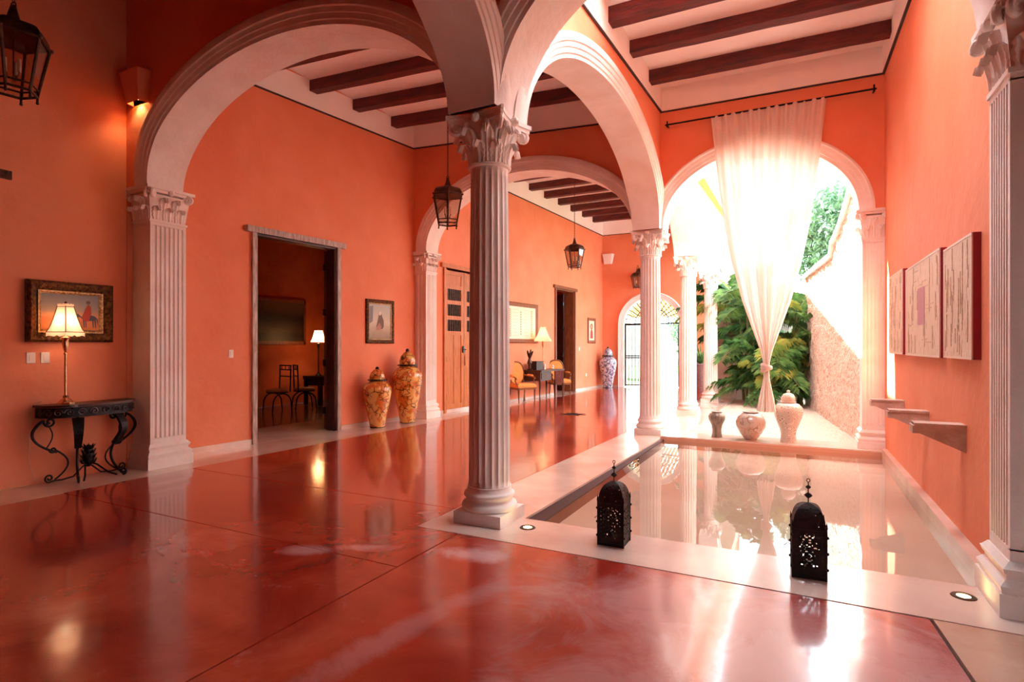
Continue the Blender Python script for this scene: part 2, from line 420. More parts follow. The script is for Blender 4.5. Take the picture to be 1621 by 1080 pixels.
M['figred'] = mat('rust_paint', (168, 56, 36), 0.6); M['figgrey'] = mat('slate_paint', (84, 84, 92), 0.6); M['figorange'] = mat('orange_paint', (226, 130, 52), 0.6)
M['figcream'] = mat('cream_paint', (224, 206, 176), 0.6); M['figbrown'] = mat('umber_paint', (110, 84, 60), 0.6)
M['reed'] = mat('reed_thatch', (206, 150, 104), 0.8, c2=(160, 104, 66), scale=14, stretch=(1, 1, 1))
M['fascia'] = mat('ochre_fascia_wood', (224, 158, 84), 0.6, c2=(200, 130, 60), scale=8)

# ------------------------------------------------------------------ walls
def wall(name, p0, p1, th, ztop, openings=(), z0=0.0, mat_=None, side=1, label=None, base=None, breaks=()):
    """straight wall from p0 to p1; thickness th to the left (side=1) or right (-1) of the direction.
    openings: ('rect',u0,u1,zlo,zhi) or ('arch',uc,a,zspring,b,zlo). base(u)->lowest z between openings"""
    p0 = Vector((p0[0], p0[1], 0)); p1 = Vector((p1[0], p1[1], 0)); d = p1 - p0; Lw = d.length; d.normalize()
    n = Vector((-d.y, d.x, 0)) * side
    us = {0.0, Lw} | set(breaks)
    for o in openings:
        if o[0] == 'rect': us |= {o[1], o[2]}
        else:
            for i in range(37): us.add(o[1] - o[2] * cos(pi * i / 36))
    us = sorted(u for u in us if -1e-6 <= u <= Lw + 1e-6)
    mb = MB()
    zt = ztop if callable(ztop) else (lambda u: ztop)
    def P(u, t, z): q = p0 + d * u + n * t; return (q.x, q.y, z)
    def cell(u0, u1, za0, za1, zb0, zb1):
        if zb0 - za0 < 1e-4 and zb1 - za1 < 1e-4: return
        mb.hexa([P(u0, 0, za0), P(u1, 0, za1), P(u1, th, za1), P(u0, th, za0), P(u0, 0, zb0), P(u1, 0, zb1), P(u1, th, zb1), P(u0, th, zb0)])
    for u0, u1 in zip(us[:-1], us[1:]):
        if u1 - u0 < 1e-6: continue
        um = (u0 + u1) / 2; hit = None
        for o in openings:
            if o[0] == 'rect' and o[1] < um < o[2]: hit = o
            if o[0] == 'arch' and abs(um - o[1]) < o[2]: hit = o
        if hit is None:
            zb = z0 if base is None else base(um)
            cell(u0, u1, zb, zb, zt(u0), zt(u1))
        elif hit[0] == 'rect':
            if hit[3] > z0 + 1e-4: cell(u0, u1, z0, z0, hit[3], hit[3])
            cell(u0, u1, hit[4], hit[4], zt(u0), zt(u1))
        else:
            f = lambda u: hit[3] + hit[4] * sqrt(max(0, 1 - ((u - hit[1]) / hit[2]) ** 2))
            cell(u0, u1, f(u0), f(u1), zt(u0), zt(u1))
            if hit[5] > z0 + 1e-4: cell(u0, u1, z0, z0, hit[5], hit[5])
    ob = mb.build(name, mat_ or M['orange'], smooth=0)
    return struct(ob, label)

def arch_trim(p0, p1, th, uc, a, b, zs, side=1, w=0.25, low=None, faces=(1, 1)):
    """cream lining and stepped face moulding of one arch"""
    p0 = Vector((p0[0], p0[1], 0)); p1 = Vector((p1[0], p1[1], 0)); d = (p1 - p0).normalized()
    n = Vector((-d.y, d.x, 0)) * side
    g = 0.05
    def stepped(t0, s):
        return [(0.0, t0 + s * 0.012), (0.0, t0 + s * 0.03), (0.045, t0 + s * 0.03), (0.05, t0 + s * 0.045), (0.10, t0 + s * 0.05), (0.105, t0 + s * 0.062), (0.15, t0 + s * 0.07), (0.16, t0 + s * 0.085), (w - 0.03, t0 + s * 0.09), (w, t0 + s * 0.075), (w, t0)]
    A = stepped(0, -1) if faces[0] else [(0, -0.01), (g, -0.01)]
    B = stepped(th, 1) if faces[1] else [(0, th + 0.01), (g, th + 0.01)]
    prof = A[1:] + [(g, 0.0), (g, th)] + B[1:][::-1]
    mb = MB(); path = []
    nseg = 48
    rng = [(a * -cos(pi * i / nseg), b * sin(pi * i / nseg)) for i in range(nseg + 1)]
    vs = []
    for i in range(nseg + 1):
        t = pi * i / nseg
        for (r, q) in prof:
            fz = .12 + .88 * min(1, sin(t) / .45)
            if low is None: q = q if 0 <= q <= th else (q * fz if q < 0 else th + (q - th) * fz)
            u = uc - (a + r) * cos(t); z = zs + (b + r) * sin(t)
            P = p0 + d * u + n * q; vs.append((P.x, P.y, z))
    if low is not None:
        f = []; l = []
        for (r, q) in prof:
            P = p0 + d * (uc - (a + r)) + n * q; f.append((P.x, P.y, low))
            P = p0 + d * (uc + (a + r)) + n * q; l.append((P.x, P.y, low))
        vs = f + vs + l
    k = len(prof); R = len(vs) // k
    fs = [tuple(range(k)), tuple(range((R - 1) * k, R * k))]
    for i in range(R - 1):
        for j in range(k): fs.append((i * k + j, i * k + (j + 1) % k, (i + 1) * k + (j + 1) % k, (i + 1) * k + j))
    mb.add(vs, fs)
    return mb

ZS = 3.45
ROOF = 6.7
trimn = [0]
def trim(mb, m, label=None, smooth=35):
    trimn[0] += 1
    return struct(mb.build('trim_%d' % trimn[0], m, smooth=smooth), label)

# arcade line
def AX(y): return -2.42 + 0.018 * (y - 4.3)
AP0 = (AX(-6) - 0.22, -6.0); AP1 = (AX(20.3) - 0.22, 20.3)
ATH = 0.44
def au(y): return y + 6.0
ARC = [(1.6, 2.42, 1.25), (7.03, 2.45, 1.33), (11.33, 1.35, 1.1), (14.43, 1.28, 1.1), (18.15, 1.95, 1.2)]
sk = 1.00016
wall('wall_arcade', AP0, AP1, ATH, ROOF, [('arch', au(y) * sk, a, ZS, b, 0) for y, a, b in ARC], side=-1,
     base=lambda u: 0.0 if u < au(-0.9) else (ZS if u < au(20.0) else 0.0), breaks=(au(20.0),))
for y, a, b in ARC:
    trim(arch_trim(AP0, AP1, ATH, au(y) * sk, a - 0.01, b - 0.01, ZS, side=-1, w=0.25 if a > 2 else 0.2), M['cream'])
# first cross wall: nave arch and front arch of the pool bay
wall('wall_near_cross', (-7.75, 4.08), (4.2, 4.08), 0.44, 6.4, [('arch', -4.81 + 7.75, 2.19, ZS, 1.22, 0), ('arch', -0.61 + 7.75, 1.60, ZS, 1.25, 0)], side=1,
     base=lambda u: 0.0 if (u < 0.34 or u > 9.18) else ZS, breaks=(0.34, 9.18))
trim(arch_trim((-7.75, 4.08), (4.2, 4.08), 0.44, -4.81 + 7.75, 2.18, 1.21, ZS, low=None), M['cream'])
trim(arch_trim((-7.75, 4.08), (4.2, 4.08), 0.44, -0.61 + 7.75, 1.59, 1.24, ZS, low=None), M['cream'])
# second cross wall
wall('wall_far_cross', (-7.6, 9.58), (1.2, 9.58), 0.42, ROOF, [('arch', -4.72 + 7.6, 2.16, ZS, 1.33, 0), ('arch', -0.67 + 7.6, 1.41, ZS, 1.11, 0)], side=1,
     base=lambda u: 0.0 if (u < 0.38 or u > 8.63) else ZS, breaks=(0.38, 8.63))
trim(arch_trim((-7.6, 9.58), (1.2, 9.58), 0.42, -4.72 + 7.6, 2.15, 1.32, ZS, low=None), M['cream'])
trim(arch_trim((-7.6, 9.58), (1.2, 9.58), 0.42, -0.67 + 7.6, 1.40, 1.10, ZS, w=0.2, low=None), M['cream'])

# left walls
WA0, WA1 = (-7.42, -6.0), (-7.42, 4.3)
WB0, WB1 = (-7.62 + .085 * -0.4, 4.1), (-7.62 + .085 * 5.25, 9.75)
WC0, WC1 = (-7.15 + .0526 * -0.1, 9.65), (-6.6, 20.3)
def frame(p0, p1):
    d = (Vector((p1[0], p1[1], 0)) - Vector((p0[0], p0[1], 0))); L = d.length; d.normalize()
    # local x along wall (away from camera), local y pointing INTO the room (right), z up
    n = Vector((d.y, -d.x, 0))
    m = Matrix(((d.x, n.x, 0, p0[0]), (d.y, n.y, 0, p0[1]), (0, 0, 1, 0), (0, 0, 0, 1)))
    return m, L, d
FA, LA, dA = frame(WA0, WA1); FB, LB, dB = frame(WB0, WB1); FC, LC, dC = frame(WC0, WC1)
def ub(y): return (y - WB0[1]) / dB.y
def uc_(y): return (y - WC0[1]) / dC.y
wall('wall_left', WA0, WA1, 0.35, 6.4, side=1)
wall('wall_left.001', WB0, WB1, 0.20, ROOF, [('rect', ub(6.0), ub(7.56), 0, 3.24)], side=1)
wall('wall_left.002', WC0, WC1, 0.30, ROOF, [('rect', uc_(10.62), uc_(12.15), 0, 3.25), ('rect', uc_(16.3), uc_(17.7), 0, 3.3)], side=1)
def wallang(d): return math.atan2(d.y, d.x)
def onwall(F, d, u, off, z, name, label, cat, group=None):
    """empty on a wall face: its local x runs along the wall, local -y points into the room"""
    p = F @ Vector((u, off, z))
    return empty(name, p, wallang(d), label, cat, group)

# right wall, end wall, near room shell
wall('wall_right', (1.10, 4.3), (1.04, 9.7), 0.4, ROOF, side=-1)
wall('wall_far', (-6.95, 20.3), (-1.9, 20.3), 0.4, ROOF, [('arch', -4.81 + 6.95, 1.08, 2.3, 1.02, 0.0)], side=1)
wall('wall_near_right', (4.0, -6.0), (4.0, 4.3), 0.4, 6.4, [('rect', 8.5, 9.3, 0.0, 2.3)], side=-1)  # doorway opening added out of view to let more light into the near bay
wall('wall_back', (-7.8, -6.0), (4.4, -6.0), 0.4, 6.4, side=-1)

# ---------------------------------------------------------------- ceilings
def ceiling(name, xr, yr, line, off, ys, amp=0.07, x_l=None):
    """plaster deck with small vaults springing from beam to beam"""
    mb = MB(); top = 0.25
    knots = [yr[0]] + ys + [yr[1]]
    rows = []
    for a, b in zip(knots[:-1], knots[1:]):
        n = 8
        for i in range(n):
            t = i / n; rows.append((a + (b - a) * t, amp * sin(pi * t) ** 0.7))
    rows.append((yr[1], 0))
    vs = []; fs = []
    for (y, h) in rows:
        for x in xr:
            vs.append((x, y, line(x, y) + off + h))
    for (y, h) in rows:
        for x in xr:
            vs.append((x, y, 6.66))
    n = len(rows)
    for i in range(n - 1):
        a = 2 * i; fs.append((a, a + 1, a + 3, a + 2)); fs.append((2 * n + a, 2 * n + a + 2, 2 * n + a + 3, 2 * n + a + 1))
        fs.append((a, a + 2, 2 * n + a + 2, 2 * n + a)); fs.append((a + 1, 2 * n + a + 1, 2 * n + a + 3, a + 3))
    fs.append((0, 2 * n, 2 * n + 1, 1)); e = 2 * (n - 1); fs.append((e, e + 1, 2 * n + e + 1, 2 * n + e))
    mb.add(vs, fs)
    return struct(mb.build(name, M['band'], smooth=40))
def beams(xr, ys, line, z0, z1, w, fmt, group):
    ords = ['first', 'second', 'third', 'fourth', 'fifth', 'sixth', 'seventh', 'eighth', 'ninth', 'tenth']
    ys = sorted(ys, reverse=True)
    for i, y in enumerate(ys):
        mb = MB(); n = 14; jit = [random.uniform(-0.006, 0.006) for _ in range(n + 1)]
        rng = random.Random(int(y * 100))
        for k in range(n):
            xa = xr[0] + (xr[1] - xr[0]) * k / n; xb = xr[0] + (xr[1] - xr[0]) * (k + 1) / n
            P = []
            for zz in (z0, z1):
                for (x, s, j) in ((xa, -1, k), (xb, -1, k + 1), (xb, 1, k + 1), (xa, 1, k)):
                    P.append((x, y + s * w / 2 + jit[j] * 0.7, line(x, y) + zz + (jit[j] if zz == z0 else 0)))
            mb.hexa(P)
        o = mb.build('ceiling_beam', M['beam'], smooth=0)
        tag(o, fmt % ords[i], 'beam', group)
def band(name, p0, p1, line, h, side=1, off=0.0):
    """white frieze at the wall head above a thin dark painted line"""
    a = Vector((p0[0], p0[1], 0)); b = Vector((p1[0], p1[1], 0)); d = (b - a).normalized(); n = Vector((-d.y, d.x, 0)) * side
    mb = MB(); ml = MB(); t = 0.025
    za, zb = line(*p0), line(*p1)
    def Q(p, q, z): r = p + n * q; return (r.x, r.y, z)
    mb.hexa([Q(a, -0.01, za), Q(b, -0.01, zb), Q(b, t, zb), Q(a, t, za), Q(a, -0.01, za + h), Q(b, -0.01, zb + h), Q(b, t, zb + h), Q(a, t, za + h)])
    ml.hexa([Q(a, -0.01, za - 0.018), Q(b, -0.01, zb - 0.018), Q(b, t + 0.006, zb - 0.018), Q(a, t + 0.006, za - 0.018), Q(a, -0.01, za), Q(b, -0.01, zb), Q(b, t + 0.006, zb), Q(a, t + 0.006, za)])
    trim(mb, M['band'], smooth=0); trim(ml, M['line'], smooth=0)
lineN2 = lambda x, y: 5.60 - 0.05 * (x + 7.15) + 0.03 * (y - 9.6)
lineP = lambda x, y: 5.40 + 0.035 * (y - 9.5) - 0.01 * (x + 2.1)
lineN3 = lambda x, y: 5.60 + 0 * x
ysN2 = [5.17, 6.11, 7.05, 8.0, 8.98]; ysP = [4.98, 5.92, 6.87, 7.78, 8.81]; ysN3 = [10.7, 11.67, 12.64, 13.6, 14.6, 15.55, 16.5, 17.45, 18.4, 19.35]
ceiling('ceiling', (-7.62, -2.5), (4.3, 9.7), lineN2, 0.42, ysN2)
ysP = ysP[2:]
ceiling('ceiling.001', (-2.35, 1.3), (6.5, 9.7), lineP, 0.34, ysP)
mb = MB(); mb.box(-2.35, -1.8, 4.3, 6.55, 5.9, 6.6); mb.box(.8, 1.4, 4.3, 6.55, 5.9, 6.6); mb.box(-1.8, .8, 6.2, 6.55, 5.62, 6.6); struct(mb.build('ceiling.004', M['band'], smooth=0))  # ceiling left open around the added skylight
tm, tnt, tb = newmat('added_frosted_pane'); tnt.nodes.clear()
to = tnt.nodes.new('ShaderNodeOutputMaterial'); tt = tnt.nodes.new('ShaderNodeBsdfTranslucent'); tt.inputs['Color'].default_value = (.50, .53, .57, 1); tnt.links.new(tt.outputs[0], to.inputs[0])
mb = MB(); mb.add([(-1.82, 4.5, 6.3), (.82, 4.5, 6.3), (.82, 6.25, 6.3), (-1.82, 6.25, 6.3)], [(0, 1, 2, 3)]); struct(mb.build('added_skylight_1', tm, smooth=0))  # unseen skylight pane, added to fill the bays with soft white light
ceiling('ceiling.002', (-7.3, -2.3), (9.8, 20.4), lineN3, 0.47, ysN3)
mb = MB(); mb.box(-7.8, 4.4, -6.4, 4.3, 5.95, 6.4); struct(mb.build('ceiling.003', M['beam'], smooth=0))
beams((-7.42, -2.6), ysN2, lineN2, 0.26, 0.45, 0.16, 'dark red timber ceiling beam in the near gallery bay, %s in from the far cross arch', 'beams over the near gallery bay')
beams((-2.14, 1.02), ysP, lineP, 0.19, 0.38, 0.17, 'dark red timber beam over the reflecting pool, %s in from the curtained arch', 'beams over the pool bay')
beams((-7.0, -2.5), ysN3, lineN3, 0.31, 0.50, 0.17, 'dark red timber ceiling beam in the far gallery bay, %s from the garden gate wall', 'beams over the far gallery bay')
e2 = lambda y: -7.62 + .085 * (y - 4.5)
band('b', (e2(4.5), 4.5), (e2(9.58), 9.58), lineN2, 0.45, side=-1)
band('b', (e2(9.6), 9.58), (-2.5, 9.58), lineN2, 0.45, side=-1)
band('b', (AX(4.5) - 0.22, 4.5), (AX(9.6) - 0.22, 9.6), lineN2, 0.45, side=1)
band('b', (AX(4.5) + 0.22, 4.5), (AX(9.6) + 0.22, 9.6), lineP, 0.4, side=-1)
band('b', (-2.2, 9.58), (1.1, 9.58), lineP, 0.4, side=-1)
band('b', (1.10, 4.5), (1.04, 9.6), lineP, 0.4, side=1)
band('b', (-7.15, 9.8), (-6.6, 20.3), lineN3, 0.5, side=-1)
band('b', (-6.7, 20.3), (-2.1, 20.3), lineN3, 0.5, side=-1)
band('b', (AX(10) - 0.22, 10.0), (AX(20.3) - 0.22, 20.3), lineN3, 0.5, side=1)
# roof parapet
mb = MB(); mb.box(-11.8, AX(12) + 0.22, 9.6, 20.7, 6.62, ROOF); mb.box(-11.8, -1.8, 4.1, 9.98, 6.60, 6.69); mb.box(-1.8, 1.5, 6.25, 9.98, 6.60, 6.69); mb.box(-1.8, 1.5, 4.1, 4.5, 6.60, 6.69); mb.box(.82, 1.5, 4.5, 6.3, 6.60, 6.69); struct(mb.build('ceiling_roof', M['whitewall'], smooth=0))

# ---------------------------------------------------------------- floors
mb = MB()
gr = 0.006
def slab(mb, x0, x1, y0, y1, poly=None):
    mb.box(x0 + gr, x1 - gr, y0 + gr, y1 - gr, -0.12, 0.0)
JX = -2.45
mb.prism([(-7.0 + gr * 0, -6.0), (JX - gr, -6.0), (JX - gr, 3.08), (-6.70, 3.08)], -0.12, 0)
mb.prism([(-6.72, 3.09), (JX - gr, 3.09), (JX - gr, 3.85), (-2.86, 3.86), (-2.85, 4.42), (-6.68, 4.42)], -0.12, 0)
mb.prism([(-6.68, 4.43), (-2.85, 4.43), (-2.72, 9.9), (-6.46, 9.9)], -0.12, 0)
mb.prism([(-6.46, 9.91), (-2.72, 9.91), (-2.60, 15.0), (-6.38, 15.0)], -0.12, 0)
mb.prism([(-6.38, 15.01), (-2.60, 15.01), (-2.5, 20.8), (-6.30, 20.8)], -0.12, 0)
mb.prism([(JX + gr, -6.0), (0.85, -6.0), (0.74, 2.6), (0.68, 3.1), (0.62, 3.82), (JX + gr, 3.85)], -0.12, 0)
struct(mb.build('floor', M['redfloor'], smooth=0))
mb = MB()
mb.prism([(-7.8, -6.0), (-7.0, -6.0), (-6.74, 2.6), (-6.68, 4.5), (-6.46, 9.9), (-6.38, 15), (-6.3, 20.8), (-7.2, 20.8), (-7.9, 4.4)], -0.12, -0.001)
struct(mb.build('floor.001', M['stonestrip'], smooth=0))
mb = MB()
mb.prism([(-2.86, 3.86), (-2.45, 3.86), (0.62, 3.84), (4.2, 3.80), (4.2, 4.47), (1.3, 4.47), (-2.15, 4.46), (-2.05, 9.35), (-1.82, 9.36), (-1.80, 20.8), (-2.5, 20.8), (-2.72, 9.9), (-2.84, 4.5)], -0.12, 0)
struct(mb.build('floor.002', M['stonestrip'], smooth=0))
mb = MB()
mb.prism([(0.87, -6.0), (4.3, -6.0), (4.3, 3.79), (0.64, 3.825), (0.70, 3.1), (0.76, 2.6)], -0.12, 0)
struct(mb.build('floor.003', M['tanfloor'], smooth=0))
mb = MB(); mb.box(-8, 4.3, -6.2, 20.6, -0.25, -0.20); mb.box(-7, -2, -6.2, 20.6, -0.2, -0.02); mb.box(0.3, 1.2, -6.0, 3.83, -0.2, -0.02); struct(mb.build('floor.004', M['groove'], smooth=0))
# pool
mb = MB(); mb.box(-2.2, 1.12, 4.4, 9.42, -0.19, -0.14); struct(mb.build('floor.005', M['poolbed'], smooth=0))
mb = MB(); mb.add([(-2.14, 4.45, -.027), (1.06, 4.45, -.027), (1.06, 9.36, -.027), (-2.08, 9.36, -.027)], [(0, 1, 2, 3)])
o = mb.build('pool_water', M['water'], smooth=0); tag(o, 'still shallow water filling the sunken reflecting pool', 'water', kind='stuff')
mb = MB(); mb.prism([(-2.06, 9.35), (1.1, 9.35), (1.1, 9.98), (-2.06, 9.98)], -0.15, 0.035)
trim(mb, M['stonestrip'], 'cream stone ledge between the pool and the gravel', smooth=0)
mb = MB(); mb.prism([(-2.05, 9.335), (1.05, 9.335), (1.05, 9.352), (-2.05, 9.352)], -0.15, 0.022); trim(mb, M['pool_tile'], smooth=0)
mb = MB(); mb.prism([(1.01, 4.46), (1.12, 4.46), (1.06, 9.4), (0.985, 9.36)], -0.18, 0.075); ob = mb.build('baseboard_right', M['stonestrip'], smooth=0); struct(ob)
mb = MB()
mb.m = FC; mb.box(0, uc_(16.2), 0, 0.02, 0, 0.07); mb.box(uc_(17.8), LC, 0, 0.02, 0, 0.07)
mb.m = FB; mb.box(0, ub(5.93), 0, 0.02, 0, 0.08); mb.box(ub(7.66), LB, 0, 0.02, 0, 0.08)
struct(mb.build('baseboard_left', M['stonestrip'], smooth=0))
mb = MB(); mb.box(-6.65, -5.95, 20.28, 20.3, 0, 0.07); mb.box(-3.65, -2.35, 20.28, 20.3, 0, 0.07); struct(mb.build('baseboard_far', M['stonestrip'], smooth=0))

# courtyard ground and walls
RW0, RW1 = (0.86, 9.98), (0.07, 16.6)
mb = MB(); mb.box(-1.82, 1.2, 9.98, 17.4, -0.12, -0.015)
o = mb.build('gravel_bed', M['gravel'], smooth=0); tag(o, 'pale gravel covering the courtyard ground', 'gravel', kind='stuff')
def rz(u):
    y = 9.98 + u
    if y > 12.7: return 3.23 + (0.25) * 0
    return 3.45 + 0.55 * max(0, (12.7 - y) / 1.6) ** 1.6 if y > 11.0 else 4.05 + 0.25 * (11.0 - y)
mb = MB()
a = Vector((RW0[0], RW0[1], 0)); b = Vector((RW1[0], RW1[1], 0)); d = (b - a).normalized(); n = Vector((d.y, -d.x, 0)) 
Lr = (b - a).length
rnd = random.Random(3)
NU, NZ = 70, 34
grid = {}
for i in range(NU + 1):
    u = Lr * i / NU; zt = rz(u)
    for j in range(NZ + 1):
        z = zt * j / NZ
        q = a + d * u + n * (0.03 * rnd.uniform(-1, 1) if 0 < i < NU else 0)
        grid[i, j] = len(mb.v); mb.v.append((q.x, q.y, z - 0.05 if j == 0 else z))
for i in range(NU):
    for j in range(NZ): mb.f.append((grid[i, j], grid[i + 1, j], grid[i + 1, j + 1], grid[i, j + 1]))
# back, ends, top
for i in range(NU):
    u0, u1 = Lr * i / NU, Lr * (i + 1) / NU
    p, q = a + d * u0 - n * -0.5, a + d * u1 - n * -0.5
    k = len(mb.v); mb.v += [(p.x, p.y, -0.05), (q.x, q.y, -0.05), (q.x, q.y, rz(u1)), (p.x, p.y, rz(u0))]
    mb.f += [(k, k + 1, k + 2, k + 3), (grid[i, NZ], grid[i + 1, NZ], k + 2, k + 3)]
mb.f.append((grid[NU, 0], grid[NU, NZ], len(mb.v) - 2, len(mb.v) - 3))
# flip offset: rough face must look toward -x
ob = mb.build('wall_courtyard_right', M['roughwall'], smooth=60); struct(ob)
cm = MB(); pts = []
for i in range(0, 41):
    u = Lr * i / 40; q = a + d * u + n * 0.22; pts.append((q.x, q.y, rz(u) + 0.05))
cm.ribbon(pts, 0.58, 0.1, (1, 0.1, 0))
trim(cm, M['whitewall'], 'white coping on the rough courtyard wall', smooth=40)
mb = MB(); mb.box(-2.2, 0.9, 17.4, 17.75, -0.1, 3.1); struct(mb.build('wall_courtyard_back', M['whitewall'], smooth=0))
mb = MB(); mb.prism([(-1.84, 9.98), (-1.72, 9.98), (-1.68, 17.4), (-1.80, 17.4)], -0.1, 0.03); trim(mb, M['stonestrip'], smooth=0)
mb = MB(); mb.box(AX(11) + 0.22, AX(11) + 0.42, 11.6, 17.2, 5.12, 5.30); o = trim(mb, M['fascia'], 'ochre timber fascia high on the courtyard facade', smooth=0)
# sunlit house wall beyond the courtyard keeps the street side closed
mb = MB(); mb.box(-30, 30, -25, 60, -0.6, -0.4); struct(mb.build('ground', M['path'], smooth=0))

# ---------------------------------------------------------------- columns
def leaf(mb, base, ang, w, h, flare, z0, curl=0.05):
    """acanthus leaf standing on 'base' (x,y), outward direction ang"""
    nu, nv = 8, 9
    o = Vector((cos(ang), sin(ang), 0)); t = Vector((-sin(ang), cos(ang), 0))
    F = []; B = []
    for j in range(nv + 1):
        v = j / nv
        ww = w * (0.75 + 0.35 * sin(pi * min(1, v * 1.1))) * (1 if v < 0.75 else (1 - (v - 0.75) * 2.4)) * (1 - 0.16 * (j % 2))
        if v < 0.8:
            out = flare * (v / 0.8) ** 2.2; z = h * (v / 0.8) * 0.97
        else:
            q = (v - 0.8) / 0.2; out = flare + curl * sin(q * pi * 0.6) * 1.1; z = h * (0.97 + 0.03 * sin(q * pi)) - curl * 1.1 * q * q
        for i in range(nu + 1):
            u = i / nu * 2 - 1
            bul = 0.014 * (1 - abs(u)) + 0.006 * cos(u * 9)
            p = Vector((base[0], base[1], z0 + z)) + o * (out + bul) + t * (u * ww / 2)
            F.append(tuple(p)); q2 = p - o * 0.022; B.append((q2.x, q2.y, q2.z - (0.01 if v > 0.8 else 0)))
    n = (nu + 1) * (nv + 1); fs = []
    for j in range(nv):
        for i in range(nu):
            a = j * (nu + 1) + i
            fs.append((a, a + 1, a + nu + 2, a + nu + 1)); fs.append((n + a, n + a + nu + 1, n + a + nu + 2, n + a + 1))
    for j in range(nv):
        a = j * (nu + 1); fs.append((a, a + nu + 1, n + a + nu + 1, n + a)); a += nu; fs.append((a, n + a, n + a + nu + 1, a + nu + 1))
    for i in range(nu):
        a = nv * (nu + 1) + i; fs.append((a, a + 1, n + a + 1, n + a)); fs.append((i, n + i, n + i + 1, i + 1))
    mb.add(F + B, fs)
def volute(mb, p0, ang, r, z, reach):
    o = Vector((cos(ang), sin(ang), 0)); pts = []; rs = []
    for i in range(8):
        t = i / 7; pts.append(tuple(Vector((p0[0], p0[1], z - 0.13)) + o * (reach * t ** 1.5) + Vector((0, 0, 0.14 * t)))); rs.append(0.014 + 0.008 * t)
    c = Vector((p0[0], p0[1], z - 0.13)) + o * reach + Vector((0, 0, 0.14 - r))
    for i in range(1, 22):
        a = pi / 2 - i * 2 * pi / 13; rr = r * (1 - i / 26)
        pts.append(tuple(c + o * (rr * cos(a)) + Vector((0, 0, rr * sin(a))))); rs.append(0.022)
    mb.tube(pts, rs, 7)
CAPH = 0.43
def make_capital_mesh():
    mb = MB()
    mb.lathe([(0.165, 0), (0.185, 0.008), (0.19, 0.02), (0.17, 0.03), (0.165, 0.06), (0.175, 0.2), (0.21, 0.33), (0.235, 0.37)], 40)
    for k in range(8): leaf(mb, (0.165 * cos(k * pi / 4), 0.165 * sin(k * pi / 4)), k * pi / 4, 0.125, 0.17, 0.05, 0.03, 0.05)
    for k in range(8):
        a = k * pi / 4 + pi / 8; leaf(mb, (0.168 * cos(a), 0.168 * sin(a)), a, 0.12, 0.28, 0.075, 0.035, 0.055)
    for k in range(4):
        a = k * pi / 2 + pi / 4
        volute(mb, (0.17 * cos(a), 0.17 * sin(a)), a, 0.05, CAPH - 0.07, 0.13)
        for s in (-1, 1):
            b = a + s * 0.33; volute(mb, (0.17 * cos(b), 0.17 * sin(b)), b + s * 0.15, 0.028, CAPH - 0.09, 0.06)
        b = k * pi / 2; mb.ball((0.245 * cos(b), 0.245 * sin(b), CAPH - 0.045), 0.04, 8, 6)
    poly = []
    for k in range(4):
        a0 = k * pi / 2
        for i in range(-8, 9):
            s = i / 8.0; x = 0.225 + 0.055 * s * s; y = s * 0.28
            if abs(i) == 8: y = s * 0.265
            poly.append((x * cos(a0) - y * sin(a0), x * sin(a0) + y * cos(a0)))
    mb.prism([(x * 0.95, y * 0.95) for x, y in poly], CAPH - 0.07, CAPH - 0.035)
    mb.prism(poly, CAPH - 0.035, CAPH)
    return mb.mesh('capital', M['cream'], 40)
CAPMESH = make_capital_mesh()
def make_shaft_mesh(z0, z1):
    mb = MB(); n = 20; sub = 6
    def rf(r, z, t):
        f = abs(sin(n * t / 2.0))
        fade = min(1, max(0, (z - z0) / 0.05)) * min(1, max(0, (z1 - 0.03 - z) / 0.04))
        return r - 0.017 * (f ** 0.7) * fade
    prof = []
    for i in range(22):
        t = i / 21; z = z0 + (z1 - z0) * t
        prof.append((0.180 - 0.018 * t ** 1.8, z))
    prof = [(0.19, z0 - 0.001)] + prof
    prof.insert(2, (0.18, z0 + 0.02)); prof.insert(3, (0.18, z0 + 0.05)); prof.insert(-1, (0.162, z1 - 0.07)); prof.insert(-1, (0.162, z1 - 0.03))
    mb.lathe(prof, n * sub, rf=rf)
    return mb.mesh('shaft', M['cream'], 50)
SHAFT = make_shaft_mesh(0.30, ZS - CAPH)
def make_base_mesh():
    mb = MB()
    mb.lathe([(0.222, 0.10), (0.24, 0.115), (0.243, 0.135), (0.235, 0.155), (0.218, 0.165), (0.205, 0.175), (0.2, 0.19), (0.205, 0.205), (0.215, 0.21), (0.222, 0.225), (0.218, 0.24), (0.205, 0.248), (0.195, 0.26), (0.185, 0.30)], 48)
    return mb.mesh('base_moulding', M['cream'], 50)
BASE = make_base_mesh()
mb = MB(); mb.box(-0.225, 0.225, -0.225, 0.225, 0, 0.10); PLINTH = mb.mesh('plinth', M['cream'], 0)
def obj(name, me, parent=None, loc=None):
    o = bpy.data.objects.new(name, me); COL.objects.link(o)
    if parent: o.parent = parent
    if loc: o.location = loc
    return o
def column(x, y, label):
    e = empty('column', (x, y, 0), 0, label, 'column', 'fluted columns along the arcade')
    obj('plinth', PLINTH, e); obj('base_moulding', BASE, e); obj('shaft', SHAFT, e); obj('capital', CAPMESH, e, (0, 0, ZS - CAPH))
    return e
column(AX(4.3), 4.31, 'big fluted cream column with leafy capital at the near corner of the pool')
column(AX(9.78), 9.77, 'fluted cream column at the far left corner of the pool, beside the urns')
column(-2.24, 12.93, 'white fluted column beside the gravel, first one past the pool')
column(-2.18, 15.93, 'white fluted column farthest down the courtyard, nearest the palms')

